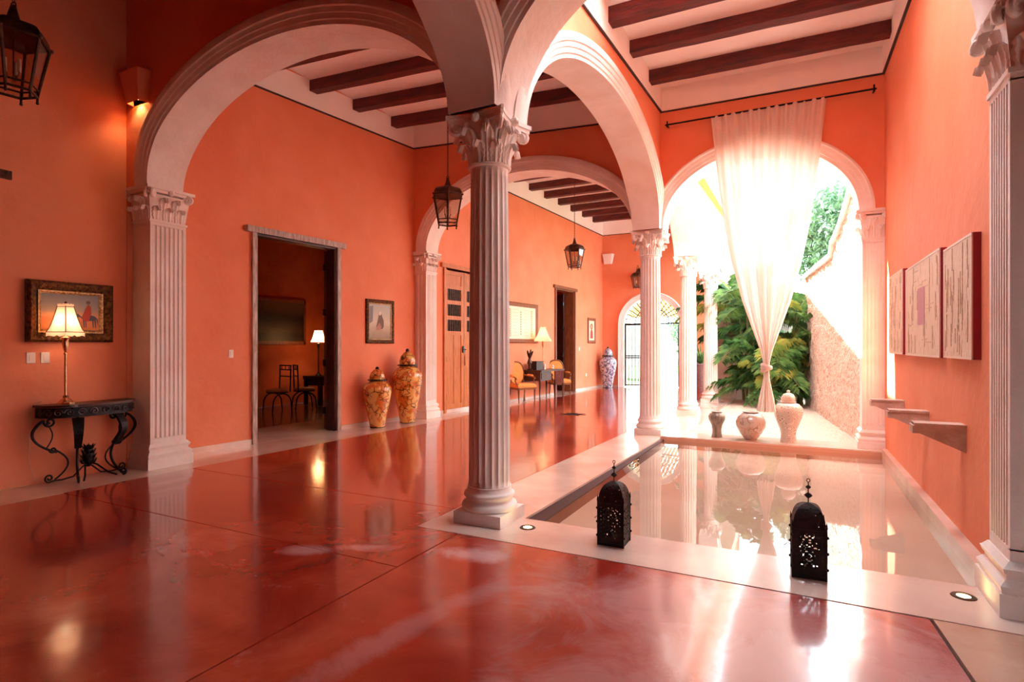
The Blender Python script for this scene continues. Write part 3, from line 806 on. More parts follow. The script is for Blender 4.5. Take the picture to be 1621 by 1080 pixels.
def fluted_rect(x0, x1, y0, y1, sides, nf):
    """rect outline with semicircular flutes on given sides; returns ccw polygon"""
    P = []
    def edge(ax, ay, bx, by, nx, ny, on, n):
        L = sqrt((bx - ax) ** 2 + (by - ay) ** 2); dx, dy = (bx - ax) / L, (by - ay) / L
        P.append((ax, ay))
        if on:
            m = 0.03; w = (L - 2 * m) / n
            for i in range(n):
                s0 = m + i * w + w * 0.15; s1 = m + (i + 1) * w - w * 0.15; r = (s1 - s0) / 2; c = (s0 + s1) / 2
                for k in range(6):
                    t = pi * k / 5; s = c - r * cos(t); q = r * sin(t) * 0.75
                    P.append((ax + dx * s - nx * q, ay + dy * s - ny * q))
    edge(x0, y0, x1, y0, 0, -1, 'front' in sides, nf[0])
    edge(x1, y0, x1, y1, 1, 0, 'right' in sides, nf[1])
    edge(x1, y1, x0, y1, 0, 1, False, 1)
    edge(x0, y1, x0, y0, -1, 0, 'left' in sides, nf[1])
    return P
def pilaster(x0, x1, y0, y1, flutes, nf, label, caps):
    cx, cy = (x0 + x1) / 2, (y0 + y1) / 2
    e = empty('pilaster', (cx, cy, 0), 0, label, 'pilaster', 'fluted wall pilasters')
    hx, hy = (x1 - x0) / 2, (y1 - y0) / 2
    mb = MB(); mb.box(-hx - .06, hx + .06, -hy - .06, hy + .06, 0, 0.13); mb.build('plinth', M['cream'], e, smooth=0)
    mb = MB()
    for z0, z1, g0, g1 in ((0.13, 0.17, .045, .055), (0.17, 0.2, .055, .03), (0.2, 0.235, .02, .02), (0.235, 0.265, .03, .04), (0.265, 0.30, .035, .008)):
        mb.taper((0, 0, z0), (2 * (hx + g0), 2 * (hy + g0)), (0, 0, z1), (2 * (hx + g1), 2 * (hy + g1)))
    mb.build('base_moulding', M['cream'], e, smooth=0)
    mb = MB(); mb.prism(fluted_rect(-hx, hx, -hy, hy, flutes, nf), 0.36, ZS - CAPH - 0.03); mb.box(-hx, hx, -hy, hy, 0.28, 0.37); mb.box(-hx, hx, -hy, hy, ZS - CAPH - 0.04, ZS - CAPH)
    mb.build('shaft', M['cream'], e, smooth=30)
    mb = MB(); z = ZS - CAPH
    mb.box(-hx - .012, hx + .012, -hy - .012, hy + .012, z, z + 0.03)
    mb.taper((0, 0, z + .03), (2 * hx - .01, 2 * hy - .01), (0, 0, z + .34), (2 * hx + .06, 2 * hy + .06))
    for s in caps:
        if s in ('right', 'left'):
            sg = 1 if s == 'right' else -1; bx = sg * hx; an = 0 if sg > 0 else pi
            for k in range(3): leaf(mb, (bx, -hy + hy * 2 * (k + .5) / 3), an, 0.13, 0.17, 0.03, z + .03, 0.045)
            for k in range(2): leaf(mb, (bx, -hy + hy * 2 * (k + 1) / 3), an, 0.12, 0.28, 0.05, z + .03, 0.05)
            for k in (-1, 1): volute(mb, (bx - sg * .02, k * (hy - .1)), an + sg * k * 0.95, 0.045, z + CAPH - .06, 0.12)
            mb.ball((bx + sg * .05, 0, z + CAPH - .05), 0.04, 8, 6)
        else:
            nn = max(2, int(round(hx * 2 / 0.14)))
            for k in range(nn): leaf(mb, (-hx + hx * 2 * (k + .5) / nn, -hy), -pi / 2, hx * 2 / nn * .95, 0.17, 0.03, z + .03, 0.045)
            for k in range(nn - 1): leaf(mb, (-hx + hx * 2 * (k + 1) / nn, -hy), -pi / 2, hx * 2 / nn * .9, 0.28, 0.05, z + .03, 0.05)
            for k in (-1, 1): volute(mb, (k * (hx - .08), -hy + .02), -pi / 2 + k * 0.8, 0.045, z + CAPH - .06, 0.10)
    mb.box(-hx - .05, hx + .05, -hy - .05, hy + .05, z + CAPH - .07, z + CAPH - .035)
    mb.box(-hx - .075, hx + .075, -hy - .075, hy + .075, z + CAPH - .035, z + CAPH)
    mb.build('capital', M['cream'], e, smooth=40)
    return e
pilaster(-7.43, -7.05, 4.15, 4.60, ('right',), (1, 7), 'cream fluted pilaster on the left wall between the console table and the dark doorway', ('right', 'front'))
pilaster(-7.24, -6.90, 9.62, 10.00, ('right', 'front'), (3, 6), 'cream fluted pilaster on the left wall beside the tall golden jar', ('right', 'front'))
pilaster(1.03, 1.45, 4.08, 4.47, ('left',), (3, 7), 'cream fluted pilaster at the right edge beside the glowing floor light', ('left', 'front'))
pilaster(0.765, 1.06, 9.56, 9.94, ('front',), (5, 4), 'pinkish fluted pilaster in the far right corner of the pool bay', ('left', 'front'))
pilaster(-2.4, -1.95, 20.02, 20.32, ('front',), (4, 3), 'small cream pilaster ending the arcade at the gate wall', ('front',))

# ---------------------------------------------------------------- doors in the left wall
def doorframe(F, d, y0, y1, zt, m, n, fw=0.075, depth=0.12, jm=None, jd=.31):
    e = empty('door_%d' % n, F @ Vector(((y0 + y1) / 2, 0, 0)), wallang(d)); e['kind'] = 'structure'
    mb = MB(); w = (y1 - y0) / 2
    for s in (-1, 1): mb.box(s * w - (fw if s < 0 else 0), s * w + (0 if s < 0 else fw), -0.045, depth, 0, zt)
    mb.box(-w, w, -0.03, depth, zt - 0.0, zt + fw)
    mb.box(-w - fw - .1, w + fw + .1, -0.065, 0.02, zt + 0.0, zt + fw + 0.02)
    mb.build('door_frame', m, e, smooth=0)
    if jm:
        mb = MB()
        for s in (-1, 1): mb.box(min(s * w, s * (w - .035)), max(s * w, s * (w - .035)), .0, jd, 0, zt)
        mb.box(-w, w, .0, jd, zt - .03, zt); mb.build('jamb_lining', jm, e, smooth=0)
    return e
dB_ = doorframe(FB, dB, ub(6.0), ub(7.56), 3.24, M['greywood'], 1, jm=M['darkwood'], jd=.205)
dC_ = doorframe(FC, dC, uc_(10.62), uc_(12.15), 3.25, M['pine'], 2)
dD_ = doorframe(FC, dC, uc_(16.3), uc_(17.7), 3.3, M['brownwood'], 3, jm=M['brownwood'])
def leafdoor(parent, hx, ang, w, h, m, hinge_m, grille=False, dirx=1, y=0.0):
    """panelled door leaf hinged at local x=hx"""
    e = bpy.data.objects.new('door_leaf', None)
    mb = MB(); t = 0.05; sx = dirx
    def bx(a, b, z0, z1, y0=-t / 2, y1=t / 2): mb.box(min(a * sx, b * sx), max(a * sx, b * sx), y0, y1, z0, z1)
    s = 0.11
    bx(0, s, 0.02, h); bx(w - s, w, 0.02, h)
    rails = [0.02, 1.75, 2.1, 2.45, 2.8, h - 0.1] if grille else [0.02, 1.0, 1.75, 2.5, h - 0.12]
    for z in rails: bx(s, w - s, z, z + (0.16 if z < 0.1 else 0.09))
    if grille:
        bx(s, w - s, 0.15, 1.78, -0.012, 0.012); bx(w * .5 - .02, w * .5 + .02, .15, 1.78, -.022, .022); bx(s, w - s, 2.88, h - 0.05, -0.012, 0.012)
    else:
        for a, b in zip(rails[:-1], rails[1:]): bx(s, w - s, a + .05, b + .02, -0.012, 0.012)
    o = mb.build('door_leaf', m, parent, (hx, y, 0), ang, smooth=0)
    if grille:
        g = MB()
        for z0 in (1.84, 2.19, 2.54):
            for k in range(7):
                x = s + (w - 2 * s) * (k + .5) / 7; g.tube([(x * sx, 0, z0 - .01), (x * sx, 0, z0 + .27)], 0.012, 6)
            g.box(min(s * sx, (w - s) * sx), max(s * sx, (w - s) * sx), 0.012, 0.02, z0, z0 + .26)
        g.build('grille', M['bronze'], o, smooth=30)
    hg = MB()
    for z in (0.35, 1.2, 2.1, 2.9): hg.cbox((0.02 * sx, -0.02, z), (0.06, 0.05, 0.12))
    hg.build('hinge', hinge_m, o, smooth=0)
    return o
leafdoor(dB_, 0.75, radians(-130), 0.72, 3.2, M['darkwood'], M['black'], dirx=-1, y=0.24)   # folded into the dark room
leafdoor(dB_, -0.75, radians(125), 0.72, 3.2, M['darkwood'], M['black'], dirx=1, y=0.24)
leafdoor(dD_, 0.66, radians(-120), 0.64, 3.25, M['darkwood'], M['black'], dirx=-1, y=0.34)
leafdoor(dD_, -0.66, radians(125), 0.64, 3.25, M['darkwood'], M['black'], dirx=1, y=0.34)
a = leafdoor(dC_, -0.755, 0, 0.75, 3.22, M['pine'], M['black'], True, 1, y=0.04)
a = leafdoor(dC_, 0.755, 0, 0.75, 3.22, M['pine'], M['black'], True, -1, y=0.04)
mb = MB(); mb.tube([(-.04, -.02, 1.42), (-.04, -.07, 1.42), (-.16, -.075, 1.42)], 0.012, 8); mb.cbox((-.04, -.0, 1.42), (.05, .03, .16)); mb.build('door_handle', M['black'], dC_)
mb = MB(); mb.lathe([(0.006, 0), (0.006, -.12), (.022, -.14), (.024, -.2), (.03, -.36)], 10, (-0.1, -.09, 1.41)); mb.build('tassel', M['tassel'], dC_)

# dark room behind the first doorway
mb = MB(); mb.box(-12.0, -7.4, 4.6, 13.0, -0.12, -0.005); struct(mb.build('floor.006', mat('dark_red_room_floor', (120, 30, 22), 0.25, c2=(90, 20, 16), scale=2, coat=.5), smooth=0))
mb = MB(); mb.prism([(-8.9, 4.7), (-7.55, 4.7), (-7.3, 9.6), (-8.75, 9.9)], -0.1, 0.0); trim(mb, M['stonestrip'], smooth=0)
M['roomw'] = mat('ochre_room_plaster', (214, 104, 50), 0.8, c2=(200, 90, 40), scale=2)
mb = MB(); mb.box(-12.2, -11.85, 4.3, 13.2, 0, 4.6); struct(mb.build('wall_room_back', M['roomw'], smooth=0))
mb = MB(); mb.box(-12, -7.72, 4.3, 4.6, 0, 4.6); struct(mb.build('wall_room_left', M['roomw'], smooth=0))
mb = MB(); mb.box(-12, -7.46, 12.4, 12.7, 0, 4.6); struct(mb.build('wall_room_right', M['roomw'], smooth=0))
mb = MB(); mb.prism([(-12.2, 4.3), (-7.85, 4.3), (-7.40, 9.7), (-7.40, 13.2), (-12.2, 13.2)], 4.5, 4.8); struct(mb.build('ceiling_room', M['roomw'], smooth=0))
mb = MB(); mb.box(-7.86, -7.46, 9.7, 12.7, 3.4, 4.6); mb.box(-7.66, -7.5, 12.1, 12.7, 0, 4.6); struct(mb.build('wall_room_front', M['roomw'], smooth=0))
# closet behind far doorway
mb = MB(); mb.box(-10.2, -10.0, 15.2, 19.2, 0, 4.4); mb.box(-10, -7.0, 15.0, 15.2, 0, 4.4); mb.box(-10, -7.0, 19.2, 19.4, 0, 4.4); mb.box(-10.2, -6.95, 15, 19.4, 4.3, 4.5)
struct(mb.build('wall_far_room', M['roomw'], smooth=0))
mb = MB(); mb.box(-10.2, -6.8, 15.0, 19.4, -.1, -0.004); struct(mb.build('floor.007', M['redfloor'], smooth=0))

# ================================================================ THINGS
# --- pictures
def picture(F, d, u0, u1, z0, z1, name, label, artm, framem, fw, depth, inner=None, art_fn=None, cat='painting'):
    e = onwall(F, d, (u0 + u1) / 2, 0.0, (z0 + z1) / 2, name, label, cat)
    w, h = (u1 - u0) / 2, (z1 - z0) / 2
    mb = MB()
    path = [((-w, -0, -h), (1, 0, 1)), ((w, 0, -h), (-1, 0, 1)), ((w, 0, h), (-1, 0, -1)), ((-w, 0, h), (1, 0, -1))]
    prof = [(0, 0), (0, -depth * .7), (fw * .25, -depth), (fw * .6, -depth * .8), (fw * .9, -depth * .45), (fw, -depth * .4), (fw, 0)]
    mb.sweep([(p, q, (0, 1, 0)) for p, q in path], prof, closed=True)
    mb.build('frame', framem, e, smooth=20)
    if inner:
        mb = MB(); iw, ih = w - fw * .98, h - fw * .98
        path = [((-iw, 0, -ih), (1, 0, 1)), ((iw, 0, -ih), (-1, 0, 1)), ((iw, 0, ih), (-1, 0, -1)), ((-iw, 0, ih), (1, 0, -1))]
        mb.sweep([(p, q, (0, 1, 0)) for p, q in path], [(0, 0), (0, -depth * .55), (inner * .5, -depth * .5), (inner, -depth * .3), (inner, 0)], closed=True)
        mb.build('liner', M['giltline'], e, smooth=20)
    mb = MB(); k = fw * 0.9
    mb.box(-w + k, w - k, -depth * .25, -0.002, -h + k, h - k)
    c = mb.build('canvas', artm, e, smooth=0)
    if art_fn: art_fn(e, w - fw, h - fw, -depth * .27)
    return e
def flat(e, name, m, poly, y):
    mb = MB(); n = len(poly)
    mb.add([(p[0], y, p[1]) for p in poly] + [(p[0], y + .004, p[1]) for p in poly], [tuple(range(n)), tuple(range(2 * n - 1, n - 1, -1))] + [(i, (i + 1) % n, n + (i + 1) % n, n + i) for i in range(n)])
    return mb.build(name, m, e, smooth=0)
def ell(cx, cz, rx, rz, n=14, rot=0): return [(cx + rx * cos(t) * cos(rot) - rz * sin(t) * sin(rot), cz + rx * cos(t) * sin(rot) + rz * sin(t) * cos(rot)) for t in [2 * pi * i / n for i in range(n)]]
def art_rider(e, w, h, y):
    # horse and rider painted at the right side (wall x grows away from camera = right in view)
    cx = w * 0.55; cz = -h * 0.12
    mb = MB(); 
    def sh(poly):
        n = len(poly); mb.add([(p[0], y, p[1]) for p in poly] + [(p[0], y + .003, p[1]) for p in poly], [tuple(range(n))] + [(i, (i + 1) % n, n + (i + 1) % n, n + i) for i in range(n)])
    sh(ell(cx + .01, cz - .03, .075, .035)); sh([(cx - .07, cz - .02), (cx - .11, cz + .02), (cx - .14, cz - .02), (cx - .125, cz - .035), (cx - .09, cz - .02), (cx - .05, cz - .05)])
    for dx in (-.05, -.03, .045, .07): sh([(cx + dx - .008, cz - .04), (cx + dx + .008, cz - .04), (cx + dx + .012, cz - .14), (cx + dx + .002, cz - .14)])
    sh([(cx + .08, cz - .02), (cx + .1, cz - .04), (cx + .1, cz - .12), (cx + .085, cz - .06)])
    mb.build('horse', M['figgrey'], e, smooth=0)
    flat(e, 'rider', M['figred'], [(cx - .07, cz - .03), (cx - .03, cz + .07), (cx + .0, cz + .13), (cx + .025, cz + .1), (cx + .03, cz + .02), (cx + .0, cz - .07), (cx - .04, cz - .07)], y - .002)
    flat(e, 'hat', M['figbrown'], ell(cx + .0, cz + .15, .022, .02), y - .002)
def art_seated(e, w, h, y):
    flat(e, 'painted_figure', M['figbrown'], [(-.02, .16), (.03, .17), (.06, .1), (.1, .02), (.1, -.1), (.06, -.14), (-.06, -.14), (-.1, -.1), (-.06, .02)], y)
    flat(e, 'painted_robe', mat('dusty_rose_paint', (178, 122, 100), 0.6), [(-.1, -.12), (-.02, -.02), (.04, -.1), (0.0, -.16), (-.08, -.17)], y - .002)
    flat(e, 'painted_head', M['figcream'], ell(.0, .16, .03, .04), y - .002)
    flat(e, 'painted_curtain', mat('grey_blue_paint', (130, 128, 130), 0.6), [(-w * .95, h * .8), (-w * .6, h * .85), (-w * .65, .0), (-w * .95, -.05)], y)
def art_textile(e, w, h, y):
    for i, cx in enumerate((-w * .68, 0.0, w * .72)):
        mb = MB(); k = 16 if i != 1 else 10
        for j in range(k):
            z = (h * .8) * (1 - 2 * j / (k - 1)) * (1 if i != 1 else .85)
            q = .045 if i != 1 else .025
            mb.box(cx - q, cx + q, y, y + .004, z - h / k * .6, z + h / k * .6 - .01)
        mb.build('orange_stripe', M['figorange'], e, smooth=0)
    mb = MB()
    for i in range(9):
        for s in (-1, 1):
            mb.box(s * w * .36 - w * .16, s * w * .36 + w * .16, y, y + .003, -h * .8 + i * h * .2, -h * .8 + i * h * .2 + .008)
    mb.build('ochre_pattern', mat('ochre_thread', (206, 170, 124), 0.8), e, smooth=0)
def art_icon(e, w, h, y):
    flat(e, 'painted_robe', M['figred'], [(-w * .5, -h * .8), (w * .5, -h * .8), (w * .45, -.05), (0, .1), (-w * .45, -.05)], y)
    flat(e, 'painted_hair', M['figbrown'], ell(0, h * .42, w * .5, h * .3), y - .001)
    flat(e, 'painted_face', mat('warm_skin_paint', (200, 140, 110), 0.6), ell(0, h * .40, w * .28, h * .19), y - .003)
uA = lambda y: y - WA0[1]
pa = picture(FA, dA, uA(3.05), uA(3.90), 1.545, 2.22, 'framed_painting', 'ornate gilt framed desert painting of a horse rider behind the lamp', M['desert'], M['gilt'], 0.105, 0.08, 0.035, art_rider)
picture(FB, dB, ub(8.25), ub(8.98), 1.55, 2.39, 'framed_painting', 'upright gilt framed faded painting of a seated figure above the golden jars', M['portrait'], M['gilt'], 0.07, 0.05, 0.02, art_seated)
picture(FC, dC, uc_(13.1), uc_(15.05), 1.585, 2.69, 'framed_textile', 'wide framed pale textile with three orange stripes above the desk', M['pale'], M['brownwood'], 0.11, 0.06, None, art_textile, 'picture')
picture(FC, dC, uc_(18.86), uc_(19.56), 1.6, 2.49, 'framed_portrait', 'small narrow framed portrait in red between the far doorway and the corner', M['figcream'], M['brownwood'], 0.1, 0.05, None, art_icon, 'picture')

# --- switches, outlet, hook
def plate(F, d, u, z, name, label, w=0.075, h=0.12):
    e = onwall(F, d, u, 0, z, name, label, 'switch')
    mb = MB(); mb.taper((0, 0, 0), (w, h), (0, 0, .008), (w - .006, h - .006)); 
    mb.v = [(x, -z_, y) for (x, y, z_) in mb.v]; mb.build('plate', M['white'], e, smooth=0)
    mb = MB(); mb.box(-w * .2, w * .2, -.013, -.006, -h * .28, h * .28); mb.build('rocker', M['white'], e, smooth=0)
    return e
plate(FA, dA, uA(3.105), 1.372, 'light_switch', 'white switch plate below the gilt frame, left one of the pair', .085)
plate(FA, dA, uA(3.235), 1.372, 'light_switch', 'white switch plate below the gilt frame, right one of the pair', .085)
plate(FB, dB, ub(5.60), 1.385, 'light_switch', 'single white switch plate beside the dark doorway')
plate(FC, dC, uc_(18.15), 1.4, 'light_switch', 'small white switch plate right of the far dark doorway')
o = plate(FC, dC, uc_(18.75), 0.5, 'power_outlet', 'small white power outlet low on the wall under the narrow portrait', .1, .1); o['category'] = 'outlet'
mb = MB(); mb.box(-.05, .05, -.03, 0, -.045, .045); mb.tube([(0, -.03, .01), (0, -.06, .0), (0, -.06, .03)], .008, 6)
o = mb.build('wall_hook', M['bronze'], None, FA @ Vector((uA(2.88), 0, 3.29)), wallang(dA)); tag(o, 'small brown metal bracket on the left wall below the near lantern', 'bracket')

# --- console table (wrought iron, half round) : local x along wall, -y into the room
def spiral(c, r0, r1, a0, turns, n=26, plane=None):
    pts = []
    for i in range(n + 1):
        t = i / n; a = a0 + turns * 2 * pi * t; r = r0 + (r1 - r0) * t
        pts.append((c[0] + r * cos(a), c[1] + r * sin(a)))
    return pts
TBL = onwall(FA, dA, uA(3.60), 0.02, 0.0, 'console_table', 'black wrought iron console table with scrolled legs and dark top against the left wall', 'table')
H = 0.86
def halfround(w, dep, n=24):
    return [(-w, 0)] + [(-w * cos(pi * i / n), -dep * (sin(pi * i / n) ** 0.55)) for i in range(1, n)] + [(w, 0)]
mb = MB(); mb.prism(halfround(.49, .37), H - .025, H); mb.build('table_top', M['darkwood'], TBL, smooth=30)
mb = MB(); hr = halfround(.46, .34)
pts = [(x, y, H - .085) for x, y in hr]; mb.ribbon(pts, 0.11, 0.012, (0, 0, 1)); mb.build('apron', M['iron'], TBL, smooth=40)
mb = MB()
for i in range(1, len(hr) - 1, 2):
    x, y = hr[i]; nx, ny = hr[min(i + 1, len(hr) - 1)][0] - hr[i - 1][0], hr[min(i + 1, len(hr) - 1)][1] - hr[i - 1][1]
    L = sqrt(nx * nx + ny * ny); tx, ty = nx / L, ny / L; ox, oy = ty, -tx
    if oy > 0: ox, oy = -ox, -oy
    s = 1 if i % 4 == 1 else -1
    P = [(x + tx * a + ox * -0.0 * b + ox * .014, y + ty * a + oy * .014, H - .085 + b) for a, b in spiral((0, 0), .042, .008, 0 if s > 0 else pi, s * 1.4)]
    mb.tube(P, .007, 5)
mb.build('apron_scrollwork', mat('silvered_iron', (92, 80, 80), 0.35, 0.8), TBL)
def s_leg(bx, by, ox, oy, wide=0.11):
    """scrolled leg in the vertical plane through (bx,by) along (ox,oy)"""
    mb = MB(); L = sqrt(ox * ox + oy * oy); ox /= L; oy /= L
    def W(pts): return [(bx + ox * a, by + oy * a, z) for a, z in pts]
    up = []
    for i in range(17):
        t = i / 16; up.append((0.02 + 0.10 * sin(pi * t) * (1 - .3 * t) - 0.03 * t, H - .15 - 0.33 * t))
    mb.ribbon(W(up), [wide * (1 - .45 * i / 16) for i in range(17)], .02, (-oy, ox, 0))
    mb.tube(W([(a - .05, z) for a, z in up]), .011, 6)
    sp = [(0.03 + a, H - .17 + b) for a, b in spiral((-.075, .0), .05, .012, 0, 1.3)]
    mb.tube(W(sp), .012, 6)
    lo = []
    for i in range(21):
        t = i / 20; lo.append((-0.03 - 0.055 * sin(pi * t) + 0.03 * t * 0 + 0.11 * t ** 3, H - .46 - (H - .485) * t))
    mb.tube(W(lo), [.014] * 21, 7)
    ft = [(lo[-1][0] + .0 + a, 0.052 + b) for a, b in spiral((0, 0), .04, .01, -pi / 2, 1.25)]
    mb.tube(W(ft), .012, 6)
    mb.cbox(W([(-.02, H - .47)])[0], (.045, .045, .035))
    return mb
for (bx, by, ox, oy) in ((-.2, -.30, -.35, -.9), (.2, -.30, .35, -.9)):
    s_leg(bx, by, ox, oy).build('leg', M['iron'], TBL)
for s in (-1, 1):
    mb = MB()
    def Wx(pts, y=-.08): return [(s * a, y, z) for a, z in pts]
    arc = [(0.42 + 0.13 * sin(pi * i / 20) ** .8, H - .17 - .36 * i / 20) for i in range(21)]
    arc = [(a - (.12 * (i / 20) ** 2), z) for i, (a, z) in enumerate(arc)]
    mb.ribbon(Wx(arc), [.05 - .02 * i / 20 for i in range(21)], .014, (0, 1, 0)); mb.tube(Wx(arc), .012, 6)
    mb.tube(Wx([(0.365 + a, H - .19 + b) for a, b in spiral((0, 0), .058, .012, .3, -1.3)]), .012, 6)
    mb.tube(Wx([(0.335 + a, H - .50 + b) for a, b in spiral((0, 0), .035, .008, 0, -1.2)]), .009, 6)
    mb.tube(Wx([(.40 - .06 * sin(pi * i / 12), H - .2 - .28 * i / 12) for i in range(13)]), .007, 6)
    low = [(0.32 - 0.13 * sin(pi * i / 20) ** .9, H - .50 - (H - .53) * i / 20) for i in range(21)]
    mb.tube(Wx(low), .010, 6)
    mb.tube(Wx([(.32, .022), (.25, .016), (.14, .03), (.05, .12), (0, .16)]), .009, 6)
    mb.tube(Wx([(0.37 + a, 0.055 + b) for a, b in spiral((0, 0), .045, .01, -pi / 2, 1.3)] ), .010, 6)
    mb.tube(Wx([(.32, .022), (.37, .012)]), .01, 6)
    mb.build('side_scroll', M['iron'], TBL)
    mb = MB(); mb.tube([(s * .17, -.36, .02), (s * .12, -.28, .05), (s * .06, -.16, .14), (0, -.1, .17)], .010, 6); mb.build('stretcher', M['iron'], TBL)
mb = MB(); mb.lathe([(.02, .12), (.05, .16), (.06, .22), (.055, .28), (.035, .33), (.012, .37)], 14, (0, -.1, 0), cap=True)
for k in range(9):
    for j in range(4):
        a = k * 2 * pi / 9 + j * .35; z = .16 + j * .055; r = .058 - .006 * j
        mb.m = Matrix.Translation((r * cos(a), -.1 + r * sin(a), z)) @ Matrix.Rotation(a, 4, 'Z') @ Matrix.Rotation(.55, 4, 'Y')
        mb.taper((0, 0, 0), (.012, .035), (0.0, 0, .06), (.003, .004))
mb.m = Matrix.Identity(4); mb.build('pineapple_finial', M['iron'], TBL)

# --- lamps
def square_loft(mb, rows, n=8):
    """rows of (half, z, corner_roundness); square cross-section loft"""
    vs = []; K = 4 * n
    for (h, z, sc) in rows:
        for k in range(4):
            for i in range(n):
                s = -1 + 2 * i / n
                bul = h * (1 - .10 * (1 - s * s))
                x, y = bul, s * h
                a = k * pi / 2; vs.append((x * cos(a) - y * sin(a), x * sin(a) + y * cos(a), z + sc * abs(sin(s * pi * 1.5))))
    fs = []
    for j in range(len(rows) - 1):
        for i in range(K): fs.append((j * K + i, j * K + (i + 1) % K, (j + 1) * K + (i + 1) % K, (j + 1) * K + i))
    mb.add(vs, fs)
def lamp(name, loc, rz, label, h, sh_h, sw, tw, body, shade_m, power, trimm=None, square=True):
    e = empty(name, loc, rz, label, 'lamp')
    mb = MB(); mb.prism([(r * cos(t), r * sin(t)) for r, t in [(.085, pi / 8 + i * pi / 4) for i in range(8)]], 0, .02)
    mb.lathe([(.075, .02), (.06, .035), (.05, .05), (.022, .07), (.03, .085), (.018, .1)], 16); mb.build('base', body, e)
    mb = MB(); zt = h - sh_h
    mb.lathe([(.015, .1), (.014, .12), (.0155, .2), (.013, zt - .25), (.02, zt - .245), (.02, zt - .23), (.012, zt - .22)], 14); mb.build('stem', body, e)
    mb = MB(); mb.lathe([(.012, zt - .22), (.02, zt - .2), (.034, zt - .13), (.03, zt - .09), (.045, zt - .06), (.02, zt - .045), (.014, zt + .03)], 12); mb.build('cup', body, e)
    mb = MB()
    rows = []
    for i in range(9):
        t = i / 8; hh = sw / 2 + (tw / 2 - sw / 2) * (t ** 0.72); rows.append((hh, zt + sh_h * t * .92, 0))
    rows = [(sw / 2 * 1.02, zt - .03, -.018)] + rows + [(tw / 2 * 1.04, h - sh_h * .02, .01)]
    if square: square_loft(mb, rows)
    else: mb.lathe([(r, z) for r, z, _ in rows], 28, cap=False)
    sd = mb.build('lamp_shade', shade_m, e, smooth=30)
    if trimm:
        mb = MB()
        for z, w in ((zt, sw / 2), (zt + sh_h * .9, tw / 2 * 1.0)):
            mb.tube([(w * a, w * b, z) for a, b in ((1, 1), (-1, 1), (-1, -1), (1, -1))], .004, 5, closed=True)
        for a, b in ((1, 1), (-1, 1), (-1, -1), (1, -1)): mb.tube([(r * a * 1.005, r * b * 1.005, z) for r, z, _ in rows[1:-1]], .0045, 5)
        mb.build('shade_piping', trimm, e)
    mb = MB(); mb.ball((0, 0, h + .015), .014, 8, 6); mb.tube([(0, 0, zt), (0, 0, h)], .004, 5); mb.build('finial', M['bronze'], e)
    if power:
        li = bpy.data.lights.new('bulb', 'POINT'); li.energy = power; li.color = (1, .66, .38); li.shadow_soft_size = .04
        lo = bpy.data.objects.new('bulb', li); COL.objects.link(lo); lo.parent = e; lo.location = (0, 0, zt + sh_h * .38)
        li2 = bpy.data.lights.new('bulb', 'POINT'); li2.energy = power; li2.color = (1, .66, .38); li2.shadow_soft_size = .03
        lo = bpy.data.objects.new('bulb', li2); COL.objects.link(lo); lo.parent = e; lo.location = (0, 0, zt - .045)
    return e
LS1 = shade_mat('lit_cream_shade', (236, 206, 186), 0.12)
p = FA @ Vector((uA(3.33), .22, 0.86))
NEARLAMP = lamp('table_lamp', (p.x, p.y, .862), 0.35, 'tall brass table lamp with lit cream bell shade on the iron console table', 1.10, .31, .235, .10, M['brass'], LS1, 1.2, mat('brown_piping', (110, 50, 36), .6))
mb = MB(); P = [FA @ Vector(q) for q in ((uA(3.16), .10, .90), (uA(3.10), .04, .87), (uA(3.08), .035, .6), (uA(3.07), .03, .3), (uA(3.1), .03, .15), (uA(3.12), .05, .06), (uA(3.05), .06, .012), (uA(2.7), .05, .008), (uA(2.3), .03, .008))]
mb.tube([tuple(q) for q in P], .004, 6); cord = mb.build('power_cord', mat('cream_cord', (214, 170, 130), .5)); cord.parent = NEARLAMP; cord.matrix_parent_inverse = (Matrix.Translation(NEARLAMP.location) @ Matrix.Rotation(0.35, 4, 'Z')).inverted()

# --- talavera jars
def jar(name, loc, h, rmax, label, m, capm, group=None):
    e = empty(name, loc, random.uniform(0, 3), label, 'jar', group)
    bh = h * .765
    prof = [(.52, 0), (.50, .015), (.52, .05), (.62, .2), (.80, .45), (.96, .68), (1.0, .78), (.95, .87), (.74, .95), (.55, .975), (.52, 1.0)]
    mb = MB(); mb.lathe([(a * rmax, b * bh) for a, b in prof], 40); mb.build('body', m, e, smooth=60)
    mb = MB(); mb.lathe([(.53 * rmax, 0), (.535 * rmax, .012), (.5 * rmax, .014)], 32); mb.build('foot_ring', capm, e)
    mb = MB(); mb.lathe([(.52 * rmax, bh), (.66 * rmax, bh + .004), (.67 * rmax, bh + .03), (.55 * rmax, bh + .036)], 32); rim = mb.build('lid_rim', capm, e)
    mb = MB(); lh = h - bh; mb.lathe([(.52 * rmax, bh + .03), (.53 * rmax, bh + lh * .3), (.45 * rmax, bh + lh * .55), (.22 * rmax, bh + lh * .78), (.1 * rmax, bh + lh * .83)], 32); lid = mb.build('lid', m, e, smooth=60)
    mb = MB(); mb.ball((0, 0, h - .035), .036, 14, 10); mb.lathe([(.03, h - .09), (.012, h - .06)], 10); mb.build('knob', capm, lid)
    return e
jar('ginger_jar', (-7.0, 8.23, 0), 1.12, .265, 'shorter golden floral glazed lidded jar nearer the dark doorway', M['goldjar'], M['black'])
jar('ginger_jar', (-6.90, 9.0, 0), 1.45, .29, 'taller golden floral glazed lidded jar beside the pilaster', M['goldjar'], M['black'])
jar('ginger_jar', (-6.25, 19.85, 0), 1.48, .32, 'blue and white lidded jar in the far left corner by the gate', M['bluejar'], M['black'])

